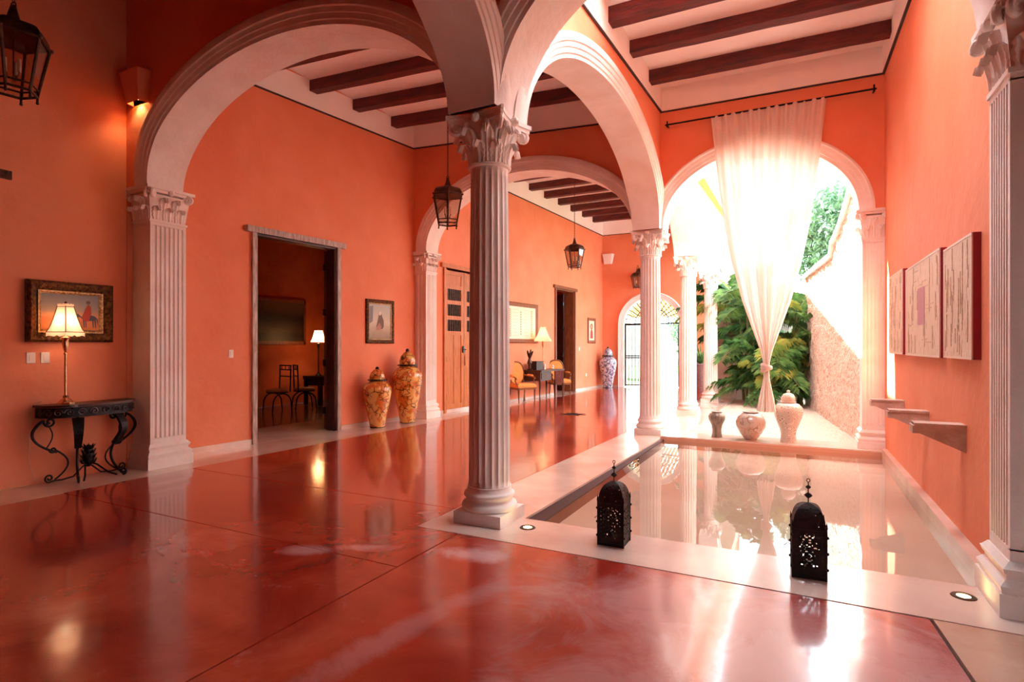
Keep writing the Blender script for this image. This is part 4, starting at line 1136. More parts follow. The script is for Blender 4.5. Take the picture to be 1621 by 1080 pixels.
# --- urns on the pool ledge
def urn(x, y, prof, m, label, lid=None):
    e = empty('urn', (x, y, .035), 0, label, 'urn')
    mb = MB(); mb.lathe(prof, 40); mb.build('body', m, e, smooth=60)
    r, z = prof[-1]
    mb = MB(); mb.lathe([(r * .9, z - .012), (r * 1.12, z - .006), (r * 1.14, z + .008), (r * .85, z + .01), (r * .8, z - .02)], 32, cap=True); mb.build('rim', M['clay'], e)
    if lid:
        mb = MB(); mb.lathe(lid, 32); l = mb.build('lid', m, e, smooth=60)
        mb = MB(); mb.ball((0, 0, lid[-1][1] + .02), .024, 12, 8); mb.build('knob', M['clay'], l)
    return e
urn(-1.225, 9.66, [(.085, 0), (.075, .05), (.07, .12), (.085, .2), (.125, .28), (.13, .33), (.11, .375), (.075, .395), (.075, .41)], M['pot1'], 'small slim grey glazed urn, leftmost of the row on the pool ledge')
urn(-.72, 9.64, [(.085, 0), (.1, .02), (.16, .1), (.215, .21), (.22, .28), (.19, .36), (.13, .41), (.105, .42), (.105, .435)], M['pot2'], 'round squat pinkish grey bowl urn in the middle of the pool ledge')
urn(-.19, 9.66, [(.12, 0), (.11, .05), (.105, .12), (.12, .2), (.155, .29), (.19, .38), (.205, .46), (.195, .53), (.15, .58), (.1, .595), (.095, .61)], M['pot3'], 'tall lidded pale urn painted with circles, rightmost on the pool ledge', [(.09, .61), (.1, .64), (.1, .68), (.07, .73), (.02, .75)])

# --- hanging lanterns (hexagonal)
def make_lantern(loc, ztop, label, name='hanging_lantern', rz=0.0, sc=1.0, chain=True):
    e = empty(name, loc, rz, label, 'lantern')
    n = 6; H0 = .70
    rb, rt = .145, .225; zb, zs_, zt = .04, .44, .56
    def hexp(r, z, off=0): return [(r * cos(k * pi / 3 + off), r * sin(k * pi / 3 + off), z) for k in range(6)]
    mb = MB()
    B = hexp(rb, zb); T = hexp(rt, zs_); 
    for k in range(6):
        mb.tube([B[k], T[k]], .011, 6); mb.tube([(B[k][0], B[k][1], zb + .0), (B[k][0], B[k][1], zb - .04)], .009, 6); mb.ball(B[k][:2] + (zb - .045,), .012, 8, 6)
        mb.ball((T[k][0] * 1.05, T[k][1] * 1.05, zs_), .015, 8, 6)
    mb.tube(B, .011, 6, closed=True); mb.tube(hexp(rb * 1.06, zb + .05), .008, 6, closed=True); mb.tube(T, .012, 6, closed=True)
    mb.build('frame', M['bronze'], e)
    mb = MB(); rows = [(rt, zs_), (rt * .99, zs_ + .04), (rt * .88, zs_ + .085), (rt * .66, zs_ + .11), (.06, zs_ + .13), (.04, zs_ + .17), (.022, zs_ + .24), (.018, zs_ + .26)]
    vs = [p for r, z in rows for p in hexp(r, z)]
    mb.add(vs, [(j * 6 + k, j * 6 + (k + 1) % 6, j * 6 + 6 + (k + 1) % 6, j * 6 + 6 + k) for j in range(len(rows) - 1) for k in range(6)])
    mb.build('roof', M['bronze'], e, smooth=50)
    mb = MB()
    for k in range(6):
        k2 = (k + 1) % 6; f = .98
        mb.add([(B[k][0] * f, B[k][1] * f, zb), (B[k2][0] * f, B[k2][1] * f, zb), (T[k2][0] * f, T[k2][1] * f, zs_), (T[k][0] * f, T[k][1] * f, zs_)], [(0, 1, 2, 3)])
    mb.build('glass_panes', M['glass'], e, smooth=0)
    mb = MB()
    for a in (0, 2.1, 4.2):
        mb = MB(); mb.lathe([(.012, zb + .14), (.012, zb + .24)], 10, (.05 * cos(a), .05 * sin(a), 0)); mb.build('candle', M['candle'], e)
    mb = MB()
    for a in (0, 2.1, 4.2): mb.tube([(0, 0, zb + .10), (.03 * cos(a), .03 * sin(a), zb + .09), (.05 * cos(a), .05 * sin(a), zb + .14)], .006, 5)
    mb.tube([(0, 0, zb + .08), (0, 0, zs_ + .1)], .006, 5); mb.build('candle_holder', M['bronze'], e)
    mb = MB()
    if chain:
        z = zs_ + .25; top = (ztop - loc[2]) / sc; i = 0
        mb.tube([(.02 * cos(t), .0, z + .015 + .02 * sin(t)) for t in [2 * pi * q / 12 for q in range(12)]], .005, 5, closed=True)
        z += .03
        while z < top:
            L = .028
            mb.tube([((.010 * cos(t)) * (1 if i % 2 else 0), (.010 * cos(t)) * (0 if i % 2 else 1), z + L / 2 + L * .62 * sin(t)) for t in [2 * pi * q / 8 for q in range(8)]], .0035, 4, closed=True)
            z += L; i += 1
        mb.build('chain', M['chain'], e)
    else:
        z = zs_ + .25
        mb.tube([(0, 0, z), (0, .0, z + .08), (0, .08, z + .14), (0, .2, z + .1), (0, .26, z)], .01, 6); mb.cbox((0, .27, z - .05), (.08, .02, .2)); mb.build('wall_arm', M['bronze'], e)
    e.scale = (sc, sc, sc)
    return e
make_lantern((-4.50, 6.80, 3.20), lineN2(-4.5, 7.05) + .28, 'hexagonal bronze lantern hanging on a chain just left of the big column', rz=.1)
make_lantern((-4.93, 13.0, 3.38), 5.92, 'hexagonal bronze lantern hanging in the far gallery bay in front of the end wall', rz=.3, sc=1.05)
make_lantern((-5.40, 2.15, 3.42), 5.97, 'large near bronze lantern hanging in the top left corner', rz=.35, sc=1.0)
make_lantern((-5.22, 20.0, 3.55), 5, 'bronze wall lantern mounted above the gate arch, partly behind the column', 'wall_lantern', rz=.0, chain=False)

# --- sconce and speaker
def sconce(loc, rz, label, m, cat, lit):
    e = empty('wall_sconce' if lit else 'wall_speaker', loc, rz, label, cat)
    mb = MB(); P = []
    for z, w, d in ((0, .15, .10), (.36, .23, .15)):
        P += [(-w, 0, z), (-w * .8, -d, z), (w * .8, -d, z), (w, 0, z)]
    fs = [(4, 5, 6, 7), (0, 1, 5, 4), (1, 2, 6, 5), (2, 3, 7, 6), (3, 0, 4, 7)]
    if not lit: fs.append((3, 2, 1, 0))
    mb.add(P, fs)
    if lit:
        mb.add([(x * .93, y * .93, z) for x, y, z in P], fs)
    mb.build('housing', m, e, smooth=0)
    if lit:
        mb = MB(); mb.lathe([(.03, .05), (.035, .07), (.02, .1)], 12, (0, -.05, 0)); mb.build('bulb', emit_mat('warm_bulb', (255, 190, 110), 25), e)
        li = bpy.data.lights.new('sconce_bulb', 'SPOT'); li.energy = 3.5; li.color = (1, .6, .3); li.spot_size = radians(115); li.spot_blend = .6; li.shadow_soft_size = .03
        lo = bpy.data.objects.new('sconce_bulb', li); COL.objects.link(lo); lo.parent = e; lo.location = (0, -.06, .03)
    return e
sconce((-7.12, 4.08, 4.42), 0, 'orange plaster wall sconce with a lit bulb under it in the dark corner', M['orange'], 'sconce', True)
sconce((-6.37, 20.28, 4.52), 0, 'white wedge shaped box high in the far corner of the gallery', M['white'], 'speaker', False)

# --- recessed floor lights
for (x, y, lab) in ((-2.02, 4.24, 'round lit floor light beside the big column base'), (.86, 4.26, 'round lit floor light beside the right edge pilaster')):
    e = empty('floor_light', (x, y, 0), 0, lab, 'light')
    mb = MB(); mb.lathe([(.036, .001), (.036, .006), (.062, .005), (.066, .0005)], 28, cap=False); mb.build('trim_ring', M['bronze'], e)
    mb = MB(); mb.lathe([(.037, .0005), (.03, .0035)], 24); mb.build('lens', emit_mat('floor_lamp_lens', (255, 222, 150), 14), e)

# --- moroccan floor lanterns
def moroccan(loc, rz, label):
    e = empty('floor_lantern', loc, rz, label, 'lantern')
    w = .112; hb = .34
    rnd = random.Random(int(loc[0] * 100))
    def panel(mb, A, dx, z0, z1, arch=True):
        """pierced sheet: strips of a grid with cells left out"""
        n, m = 20, 34; L = 2 * w
        holes = set()
        for j in range(3, m - 3):
            for i in range(2, n - 2):
                c = min(i, n - 1 - i)
                key = (c * 7 + j * 13 + c * j * 3) % 11
                if key < (4 if j > 12 else 2) and (j % 9) not in (0,): holes.add((i, j))
        T = .004; off = Vector((dx[1], -dx[0], 0)) * T
        for j in range(m):
            za = z0 + (z1 - z0) * j / m; zb = z0 + (z1 - z0) * (j + 1) / m
            i = 0
            while i < n:
                if (i, j) in holes: i += 1; continue
                k = i
                while k < n and (k, j) not in holes: k += 1
                a0 = Vector(A) + Vector(dx) * (L * i / n); a1 = Vector(A) + Vector(dx) * (L * k / n)
                mb.hexa([(a0.x, a0.y, za), (a1.x, a1.y, za), (a1.x + off.x, a1.y + off.y, za), (a0.x + off.x, a0.y + off.y, za), (a0.x, a0.y, zb), (a1.x, a1.y, zb), (a1.x + off.x, a1.y + off.y, zb), (a0.x + off.x, a0.y + off.y, zb)])
                i = k
    for (A, dx) in (((-w, -w, 0), (1, 0, 0)), ((w, -w, 0), (0, 1, 0)), ((w, w, 0), (-1, 0, 0)), ((-w, w, 0), (0, -1, 0))):
        mb = MB(); panel(mb, A, dx, 0.03, hb); 
        # scalloped arch header
        mb.build('pierced_panel', M['rust'], e, smooth=0)
    mb = MB()
    for sx in (-1, 1):
        for sy in (-1, 1):
            mb.box(sx * w - .007, sx * w + .007, sy * w - .007, sy * w + .007, 0, hb + .02); mb.taper((sx * w, sy * w, hb + .02), (.02, .02), (sx * w * 1.03, sy * w * 1.03, hb + .065), (.002, .002))
            for z in (.08, .19, .30): mb.ball((sx * (w + .008), sy * (w + .004), z), .011, 8, 6)
    mb.box(-w, w, -w, w, 0, .02)
    mb.build('corner_posts', M['rust'], e, smooth=30)
    # dome: four-sided curved roof, pierced
    mb = MB(); n = 12; K = 24
    def dome(t): return w * (cos(t * pi / 2) ** .62), hb + .155 * sin(t * pi / 2) ** 1.0 + .012 * t ** 6
    rows = [dome(i / n) for i in range(n + 1)]
    rr = random.Random(5)
    def sq(h, i):
        k = i // 6; s = -1 + 2 * (i % 6) / 6.0; a = k * pi / 2; x, y = h, s * h
        return (x * cos(a) - y * sin(a), x * sin(a) + y * cos(a))
    vs = []
    for r, z in rows:
        for i in range(K): x, y = sq(max(r, .004), i); vs.append((x, y, z))
    fs = []
    for j in range(n):
        for i in range(K): fs.append((j * K + i, j * K + (i + 1) % K, (j + 1) * K + (i + 1) % K, (j + 1) * K + i))
    N0 = len(vs)
    vs2 = [(x * .965, y * .965, z - .002) for x, y, z in vs]
    # real square holes: faces split into ring + gap on chosen cells
    out = []; VV = list(vs) + vs2
    for idx, f in enumerate(fs):
        j, i = idx // K, idx % K
        if 1 <= j <= 8 and (i * 5 + j * 3) % 4 == 1 and i % 6 not in (0,):
            c = [Vector(VV[q]) for q in f]; mid = sum(c, Vector()) / 4; k = len(VV)
            for q in c: VV.append(tuple(mid + (q - mid) * .45))
            for a_ in range(4): out.append((f[a_], f[(a_ + 1) % 4], k + (a_ + 1) % 4, k + a_))
        else: out.append(f)
    for f in [tuple(q + N0 for q in f) for k_, f in enumerate(fs) if not (1 <= k_ // K <= 8)]: out.append(f)
    mb.add(VV, out)
    mb.build('dome', M['rust'], e, smooth=40)
    mb = MB(); z = hb + .165
    mb.lathe([(.004, z - .01), (.004, z + .03), (.02, z + .042), (.03, z + .052), (.02, z + .062), (.004, z + .072), (.004, z + .095), (.014, z + .103), (.02, z + .110), (.014, z + .117), (.004, z + .124), (.0035, z + .145)], 14)
    mb.tube([(.011 * cos(t), .0, z + .157 + .012 * sin(t)) for t in [2 * pi * q / 14 for q in range(14)]], .0028, 6, closed=True)
    mb.build('finial', M['rust'], e)
    mb = MB(); mb.tube([(-w - .01, -.02, .2), (-w - .03, -.03, .215), (-w - .045, -.03, .20), (-w - .06, -.03, .19)], .0025, 5); mb.build('latch', M['rust'], e)
    mb = MB(); mb.lathe([(.03, .02), (.03, .1)], 16); mb.build('candle', M['candle'], e)
    e.scale = (.86, .86, .93)
    return e
moroccan((-1.28, 4.22, 0), .02, 'dark pierced metal dome lantern standing at the pool edge nearer the big column')
moroccan((.035, 4.22, 0), .06, 'dark pierced metal dome lantern at the pool edge, right hand one with ring on top')

# --- curtains
def curtain(name, loc, rz, wtop, label, sway=0.0, zt=5.12, scale=1.0):
    e = empty(name, loc, rz, label, 'curtain')
    nu, nv = 120, 90; vs = []
    rnd = random.Random(11); ph = [rnd.uniform(0, 6.28) for _ in range(6)]
    def half(z):
        pts = [(5.12, 1.0), (4.2, .885), (3.4, .76), (2.8, .62), (2.2, .43), (1.75, .24), (1.45, .11), (1.25, .055), (1.12, .05), (1.0, .055), (.85, .09), (.7, .13), (.5, .165)]
        for (z0, w0), (z1, w1) in zip(pts[:-1], pts[1:]):
            if z1 <= z <= z0: return (w1 + (w0 - w1) * (z - z1) / (z0 - z1)) * wtop
        return pts[-1][1] * wtop if z < .5 else wtop
    for j in range(nv + 1):
        z = zt - (zt - .5) * j / nv
        k = min(1, (zt - z) / 2.2); hw = half(z)
        gather = 1 - hw / wtop
        for i in range(nu + 1):
            u = -1 + 2 * i / nu
            fold = (.012 + .03 * k) * sin(u * 17 + ph[0]) + (.012 * (1 - k) + .01) * sin(u * 41 + ph[1]) + .018 * k * sin(u * 9 + ph[2] + z * .15) + (.05 * gather) * sin(u * 23 + ph[3])
            tight = 1.0 if z > 1.6 else .9
            depth = fold * (1 if hw > .12 else hw / .12 * .8 + .2) * 1.3
            x = hw * (u + .02 * sin(u * 20 + ph[4]) * k) + sway * (zt - z) / zt
            vs.append((x, depth, z))
    fs = []
    for j in range(nv):
        for i in range(nu):
            a = j * (nu + 1) + i; fs.append((a, a + 1, a + nu + 2, a + nu + 1))
    mb = MB(); mb.add(vs, fs); mb.build('cloth_panel', M['cloth'], e, smooth=180)
    mb = MB(); cx = sway * (zt - 1.15) / zt
    for (a, b, c) in ((0, 0, 1.17), (.3, .02, 1.15), (-.25, -.02, 1.19)):
        P = [(cx + .055 * cos(t), .045 * sin(t), c + a * .09 * cos(t)) for t in [2 * pi * q / 18 for q in range(18)]]
        mb.tube(P, .032, 10, closed=True)
    mb.build('knot', M['cloth'], e, smooth=60)
    return e
curtain('curtain', (-.485, 9.44, 0), 0, .80, 'sheer white curtain tied in a knot hanging in the arch behind the pool', sway=0.0)
mb = MB(); mb.tube([(-2.0, 9.44, 5.12), (.93, 9.44, 5.12)], .014, 8)
for x in (-1.97, .90): mb.tube([(x, 9.44, 5.12), (x, 9.58, 5.12)], .01, 6); mb.tube([(x, 9.44, 5.08), (x, 9.44, 5.18)], .012, 6)
o = mb.build('curtain_rod', M['iron']); tag(o, 'thin black curtain rod across the wall above the pool arch', 'curtain rod')
curtain('curtain', (-2.62, 11.2, 0), pi / 2, .75, 'second white knotted curtain hanging between the columns past the pool', zt=4.95)

# --- triptych on right wall
def rw(y): return 1.10 - (y - 4.3) * .06 / 5.4
def panel3(y0, y1, z0, z1, label, patch=False):
    ym = (y0 + y1) / 2; x = rw(ym); ang = math.atan2(5.4, -.06)
    e = empty('art_panel', (x, ym, (z0 + z1) / 2), ang, label, 'artwork', 'textured three part artwork')
    w = (y1 - y0) / 2; h = (z1 - z0) / 2   # local +y points to -x (into room)
    mb = MB(); mb.box(-w, w, 0.0, .085, -h, h); mb.build('canvas_box', M['canvasred'], e, smooth=0)
    mb = MB(); mb.box(-w + .012, w - .012, .083, .094, -h + .012, h - .012); c = mb.build('painted_surface', M['panelart'], e, smooth=0)
    mb = MB(); rnd = random.Random(int(y0 * 10))
    for k in range(34):
        xx = rnd.uniform(-w + .05, w - .05); zz = rnd.uniform(-h + .06, h - .06); L = rnd.uniform(.03, .16)
        if patch and k % 2 and abs(xx) < w * .7: mb.box(xx - L, min(w - .03, xx + L), .092, .099, zz, zz + .007)
        else: mb.box(xx, xx + .008, .092, .1, max(-h + .03, zz - L), min(h - .03, zz + L))
    mb.build('raised_strokes', mat('rust_brown_stroke', (186, 138, 104), .7, c2=(218, 190, 160), scale=30), e, smooth=0)
    mb = MB()
    for a, b, c_, d_ in ((-w, w, h - .016, h), (-w, w, -h, -h + .016), (-w, -w + .012, -h, h), (w - .012, w, -h, h)): mb.box(a, b, .08, .1, c_, d_)
    mb.build('edge_strip', mat('pale_edge', (236, 208, 190), .6), e, smooth=0)
    if patch:
        mb = MB(); mb.box(-.19, .13, .094, .1, -.16, .20); mb.build('mauve_square', M['pinkpatch'], e, smooth=0)
    e.scale = (1, .55, 1)
    return e
panel3(4.93, 5.76, 1.405, 2.285, 'cream and rust textured panel with crimson sides, nearest of the three')
panel3(5.90, 7.53, 1.40, 2.33, 'wide textured panel with a mauve square, middle one of the three', True)
panel3(7.75, 8.75, 1.405, 2.38, 'cream textured panel nearest the far pilaster, farthest of the three')

# --- stone corbels
for i, (y, z, lab) in enumerate(((8.05, .835, 'pinkish stone wedge corbel on the right wall, farthest and highest in view of three'), (6.68, .85, 'pinkish stone wedge corbel on the right wall, middle of three'), (5.38, .88, 'pinkish stone wedge corbel on the right wall, nearest and largest of three'))):
    x = rw(y); mb = MB(); L = .32
    mb.hexa([(-L, -.075, -.035), (0, -.075, -.18), (0, .075, -.18), (-L, .075, -.035), (-L, -.075, 0.02), (0, -.075, .02), (0, .075, .02), (-L, .075, .02)])
    mb.box(-L + .0, 0, -.085, .085, .012, .03); mb.box(-L - .012, -L + .05, -.078, .078, -.05, .01)
    o = mb.build('wall_corbel', M['corbel'], None, (x, y, z - .0), -.0, smooth=0); tag(o, lab, 'corbel', 'stone corbels over the pool')

# --- star inlay on floor
mb = MB(); poly = []
for i in range(32):
    r = .30 if i % 2 == 0 else .10
    if i % 4 == 2: r = .2
    poly.append((r * cos(2 * pi * i / 32), r * sin(2 * pi * i / 32)))
mb.prism(poly, 0.0, .006); mb.lathe([(.09, .006), (.07, .02), (.02, .03)], 16)
o = mb.build('floor_star', M['rust'], None, (-4.49, 11.74, 0), 0, smooth=0); tag(o, 'dark spiky metal star lying flat on the red gallery floor', 'ornament')

# --- armchairs, desk with things
def armchair(loc, rz, label):
    e = empty('armchair', loc, rz, label, 'chair', 'orange armchairs beside the desk')
    # local: faces +x
    mb = MB()
    mb.box(-.25, .29, -.27, .27, .40, .47)
    mb.taper((.02, 0, .47), (.54, .54), (.02, 0, .52), (.46, .46)); mb.build('seat', M['orangefab'], e, smooth=40)
    mb = MB(); pts = []
    K = 20
    for s in (0, 1):
        for i in range(K):
            t = 2 * pi * i / K; c_, s_ = cos(t), sin(t)
            y = .21 * abs(c_) ** .7 * (1 if c_ > 0 else -1); z = .78 + .27 * abs(s_) ** .8 * (1 if s_ > 0 else -1)
            pts.append((-.27 - (z - .5) * .18 + (.0 if s else -.05), y, z))
    mb.add(pts, [tuple(range(K)), tuple(range(2 * K - 1, K - 1, -1))] + [(i, (i + 1) % K, K + (i + 1) % K, K + i) for i in range(K)])
    mb.build('backrest', M['orangefab'], e, smooth=50)
    mb = MB(); P = [(q[0] + .03, q[1] * 1.1, .78 + (q[2] - .78) * 1.09) for q in pts[:K]]; mb.tube(P, .02, 8, closed=True)
    mb.tube([(-.25, -.2, .42), (-.255, -.19, .6)], .018, 6); mb.tube([(-.25, .2, .42), (-.255, .19, .6)], .018, 6); mb.build('back_frame', M['chairwood'], e)
    for sx, sy in ((.26, .24), (.26, -.24)):
        mb = MB(); mb.tube([(sx, sy, .42), (sx, sy, .36), (sx, sy, .2), (sx + .01, sy, 0)], [.026, .03, .02, .014], 8); mb.build('leg', M['chairwood'], e)
    for sx, sy in ((-.24, .22), (-.24, -.22)):
        mb = MB(); mb.tube([(sx, sy, .42), (sx - .01, sy, .25), (sx - .07, sy, 0)], [.026, .02, .014], 8); mb.build('leg', M['chairwood'], e)
    for s in (-1, 1):
        mb = MB(); mb.tube([(-.3, s * .22, .72), (-.15, s * .27, .70), (.05, s * .29, .69), (.17, s * .285, .67), (.2, s * .28, .63)], .02, 8)
        mb.tube([(.17, s * .285, .67), (.14, s * .28, .58), (.2, s * .265, .5), (.24, s * .25, .42)], .018, 8); mb.build('armrest', M['chairwood'], e)
        mb = MB(); mb.tube([(-.16, s * .27, .72), (.06, s * .29, .71)], .028, 8); mb.build('arm_pad', M['orangefab'], e)
    mb = MB(); mb.box(-.26, .29, -.27, -.24, .36, .42); mb.box(-.26, .29, .24, .27, .36, .42); mb.box(.26, .29, -.27, .27, .36, .42); mb.box(-.27, -.24, -.27, .27, .36, .42); mb.build('seat_rail', M['chairwood'], e, smooth=0)
    return e
armchair((-6.62, 13.55, 0), radians(-35), 'orange upholstered armchair left of the desk, partly behind the big column')
armchair((-6.45, 15.75, 0), radians(-50), 'orange upholstered armchair right of the desk, before the far dark doorway')
DK = onwall(FC, dC, uc_(14.85), .35, 0, 'writing_desk', 'carved dark wood writing desk with a lattice side against the far left wall', 'desk')
mb = MB(); mb.box(-.85, .62, -.34, .30, .80, .84); mb.build('desk_top', M['darkwood'], DK, smooth=0)
mb = MB(); mb.box(-.80, -.15, -.28, .26, .55, .80); mb.box(-.8, .58, .24, .28, .5, .8); mb.build('drawer_case', M['darkwood'], DK, smooth=0)
mb = MB(); mb.box(-.74, -.2, -.295, -.28, .6, .76); dr = mb.build('drawer', M['darkwood'], DK, smooth=0)
mb = MB(); mb.ball((-.47, -.305, .68), .018, 8, 6); mb.build('knob', M['brass'], dr)
mb = MB(); mb.box(.02, .58, -.33, -.30, .42, .80); mb.build('carved_panel', mat('carved_brown_wood', (120, 50, 34), .8, spec=.15, c2=(76, 32, 24), scale=24, bump=.8, bscale=40), DK, smooth=0)
for sx, sy in ((-.78, -.25), (-.78, .22), (.55, -.31), (.04, -.31), (.55, .22), (-.2, .22)):
    mb = MB(); mb.tube([(sx, sy, .56), (sx + .015, sy, .42), (sx, sy, .2), (sx + .01, sy, 0)], [.028, .03, .016, .018], 8); mb.build('leg', M['darkwood'], DK)
pd = lambda u, off, z: tuple(FC @ Vector((uc_(14.85) + u, off, z)))
LS3 = shade_mat('lit_ivory_shade', (244, 226, 196), .3)
lamp('table_lamp', pd(.0, .3, .84), .3, 'slender brass table lamp with lit ivory shade on the carved writing desk', 1.2, .36, .44, .14, M['brass'], LS3, .8, None)
mb = MB(); mb.lathe([(.07, 0), (.08, .02), (.04, .05), (.05, .15), (.07, .2), (.05, .27), (.03, .33)], 12)
for a_, l_ in ((.3, .22), (1.6, .26), (2.8, .2), (4.4, .24), (5.4, .18)): mb.tube([(0, 0, .3), (.05 * cos(a_), .05 * sin(a_), .3 + l_ * .6), (.09 * cos(a_), .09 * sin(a_), .3 + l_)], [.02, .03, .02], 7)
o = mb.build('bronze_figurine', M['bronze'], None, pd(-.76, .28, .84)); tag(o, 'dark bronze sculpture with raised forms standing on the left of the desk', 'sculpture')
bxm = MB(); bxm.box(-.24, .18, -.12, .12, 0, .22); bxm.box(-.26, .2, -.14, .14, .22, .24)
o = bxm.build('wooden_box', mat('dark_carved_box', (74, 40, 34), .5, c2=(50, 26, 24), scale=14), None, pd(-.38, .3, .84), wallang(dC), smooth=0); tag(o, 'dark wooden box on the desk between the sculpture and the lamp', 'box')
for k, (u, h, lab) in enumerate(((-.13, .16, 'small white ornament beside the wooden box on the desk'), (.4, .12, 'small pale ornament right of the lamp foot on the desk'))):
    mb = MB(); mb.lathe([(.03, 0), (.035, .02), (.02, h * .4), (.035, h * .7), (.015, h)], 12); o = mb.build('ornament', M['white'], None, pd(u, .42, .84)); tag(o, lab, 'ornament')

# --- dark room furniture
e = empty('side_table', (-11.0, 11.0, 0), 0, 'black square side table inside the dark room behind the doorway', 'table')
mb = MB(); mb.box(-.3, .3, -.55, .35, .66, .74); mb.build('table_top', M['blackwood'], e, smooth=0)
for sx, sy in ((-.27, -.5), (.24, -.5), (-.27, .3), (.24, .3)):
    mb = MB(); mb.box(sx - .03 if sx > 0 else sx - .0, sx + .05, sy - .05, sy + .05, 0, .66); mb.build('leg', M['blackwood'], e, smooth=0)
mb = MB(); mb.box(-.25, .25, -.5, .3, .5, .66); mb.build('apron', M['blackwood'], e, smooth=0)
LS2 = shade_mat('lit_warm_shade', (250, 214, 150), 2.2)
lamp('table_lamp', (-11.0, 10.68, .74), 0, 'dark stemmed lamp glowing warmly inside the dark room', 1.16, .27, .36, .2, M['blackwood'], LS2, 5.0, None, square=False)
def ironchair(loc, rz, label):
    e = empty('iron_chair', loc, rz, label, 'chair', 'iron chairs in the dark room')
    mb = MB(); mb.lathe([(.2, .44), (.24, .46), (.24, .50), (.2, .52)], 20); mb.build('seat_cushion', M['cushion'], e)
    for s in (-1, 1):
        mb = MB(); mb.tube([(-.2, s * .22, 1.05), (-.19, s * .22, .75), (-.18, s * .22, .45)], .016, 6); mb.tube([(.22 * cos(t) , s * .2, .2 + .22 * sin(t) - .0) for t in [pi * q / 12 for q in range(13)]], .016, 6)
        mb.tube([(.22, s * .2, .2), (.24, s * .2, 0)], .016, 6); mb.tube([(-.22, s * .2, .2), (-.24, s * .2, 0)], .016, 6); mb.build('leg_frame', M['iron'], e)
    mb = MB()
    for z in (1.05, .95, .8): mb.tube([(-.2, -.24, z), (-.2, .24, z)], .014, 6)
    for y in (-.15, 0, .15): mb.tube([(-.2, y, .95), (-.2, y, 1.05)], .01, 6)
    mb.build('backrest', M['iron'], e)
    mb = MB(); mb.tube([(.23 * cos(t), .23 * sin(t), .445) for t in [2 * pi * q / 20 for q in range(20)]], .014, 6, closed=True); mb.build('seat_ring', M['iron'], e)
    return e
ironchair((-10.5, 9.75, 0), radians(60), 'black iron chair with pale cushion and railed back in the dark room')
ironchair((-10.7, 9.15, 0), radians(-100), 'black iron seat with pale cushion at the left in the dark room')
e = empty('framed_artwork', (-11.83, 10.1, 2.12), radians(90), 'wide dark unlit picture on the back wall of the dark room', 'picture')
mb = MB(); mb.box(-.85, .85, -.04, 0, -.55, .55); mb.build('canvas', M['darkart'], e, smooth=0)
mb = MB()
for a, b, c_, d_ in ((-.9, .9, .5, .58), (-.9, .9, -.58, -.5), (-.9, -.83, -.58, .58), (.83, .9, -.58, .58)): mb.box(a, b, -.05, 0, c_, d_)
mb.build('frame', M['brownwood'], e, smooth=0)

# --- gate in the far wall
trim(arch_trim((-6.95, 20.3), (-1.9, 20.3), .4, -4.81 + 6.95, .99, .93, 2.3, side=1, w=.2, low=0.0), M['cream'])
e = empty('iron_gate', (-4.81, 20.45, 0), 0, 'open black iron gate with a sunburst grille in the far white arch', 'gate')
def gleaf(hx, ang, sx):
    mb = MB(); W = .93
    for z in (.06, 1.05, 1.12, 2.25): mb.box(min(0, sx * W), max(0, sx * W), -.015, .015, z, z + .045)
    for k in range(9): x = sx * W * k / 8; mb.tube([(x, 0, .04), (x, 0, 2.28)], .026 if k in (0, 8) else .014, 6)
    mb.build('gate_leaf', M['iron'], e, (hx, 0, 0), ang)
gleaf(-.96, radians(18), 1); gleaf(.96, radians(-78), -1)
mb = MB()
mb.box(-.98, .98, -.02, .02, 2.28, 2.33)
for k in range(1, 16):
    t = pi * k / 16; mb.tube([(.2 * cos(t), 0, 2.33 + .16 * sin(t)), (.98 * cos(t), 0, 2.31 + .91 * sin(t))], .015, 6)
for r in (.2, .6): mb.tube([(r * cos(pi * q / 20), 0, 2.33 + r * .9 * sin(pi * q / 20)) for q in range(21)], .016, 6)
mb.build('sunburst_grille', M['iron'], e)

# --- garden beyond the gate
mb = MB(); mb.box(-16, 14, 20.8, 44, -.14, -.02); o = mb.build('lawn', M['grass'], smooth=0); tag(o, 'bright green lawn in the garden beyond the gate', 'grass', kind='stuff')
mb = MB(); mb.prism([(-5.9, 20.7), (-3.6, 20.7), (-4.6, 44), (-6.2, 44)], -.13, 0.0); struct(mb.build('garden_path', M['path'], smooth=0))
mb = MB(); mb.box(-12, -7.2, 26, 26.4, 0, 3.4); mb.box(-16, 12, 44, 44.5, 0, 3.0); struct(mb.build('wall_garden', M['whitewall'], smooth=0))
# reed awning just outside, seen through the sunburst
mb = MB()
for k in range(26):
    x = -6.6 + k * .14; mb.tube([(x, 20.9, 3.55), (x, 24.5, 2.75)], .05, 6)
o = mb.build('reed_awning', M['reed']); tag(o, 'tan reed awning roof outside behind the sunburst grille', 'awning')
def foliage(n, R, rnd, size, squash=1.0):
    mb = MB()
    for _ in range(n):
        t = rnd.uniform(0, 2 * pi); ph = math.acos(rnd.uniform(-1, 1)); r = R * (0.55 + .45 * rnd.random() ** .5) * (1 + .18 * sin(3 * t) + .12 * cos(5 * ph))
        p = Vector((r * sin(ph) * cos(t), r * sin(ph) * sin(t), r * cos(ph) * squash))
        q = Matrix.Rotation(rnd.uniform(0, 6.28), 3, Vector((rnd.random() + .01, rnd.random(), rnd.random())).normalized())
        s = size * rnd.uniform(.6, 1.3)
        vs = [p + q @ Vector(v) for v in ((-s, 0, 0), (0, -s * .45, s * .12), (s, 0, 0), (0, s * .45, s * .12))]
        mb.add([tuple(v) for v in vs], [(0, 1, 2, 3)])
    return mb
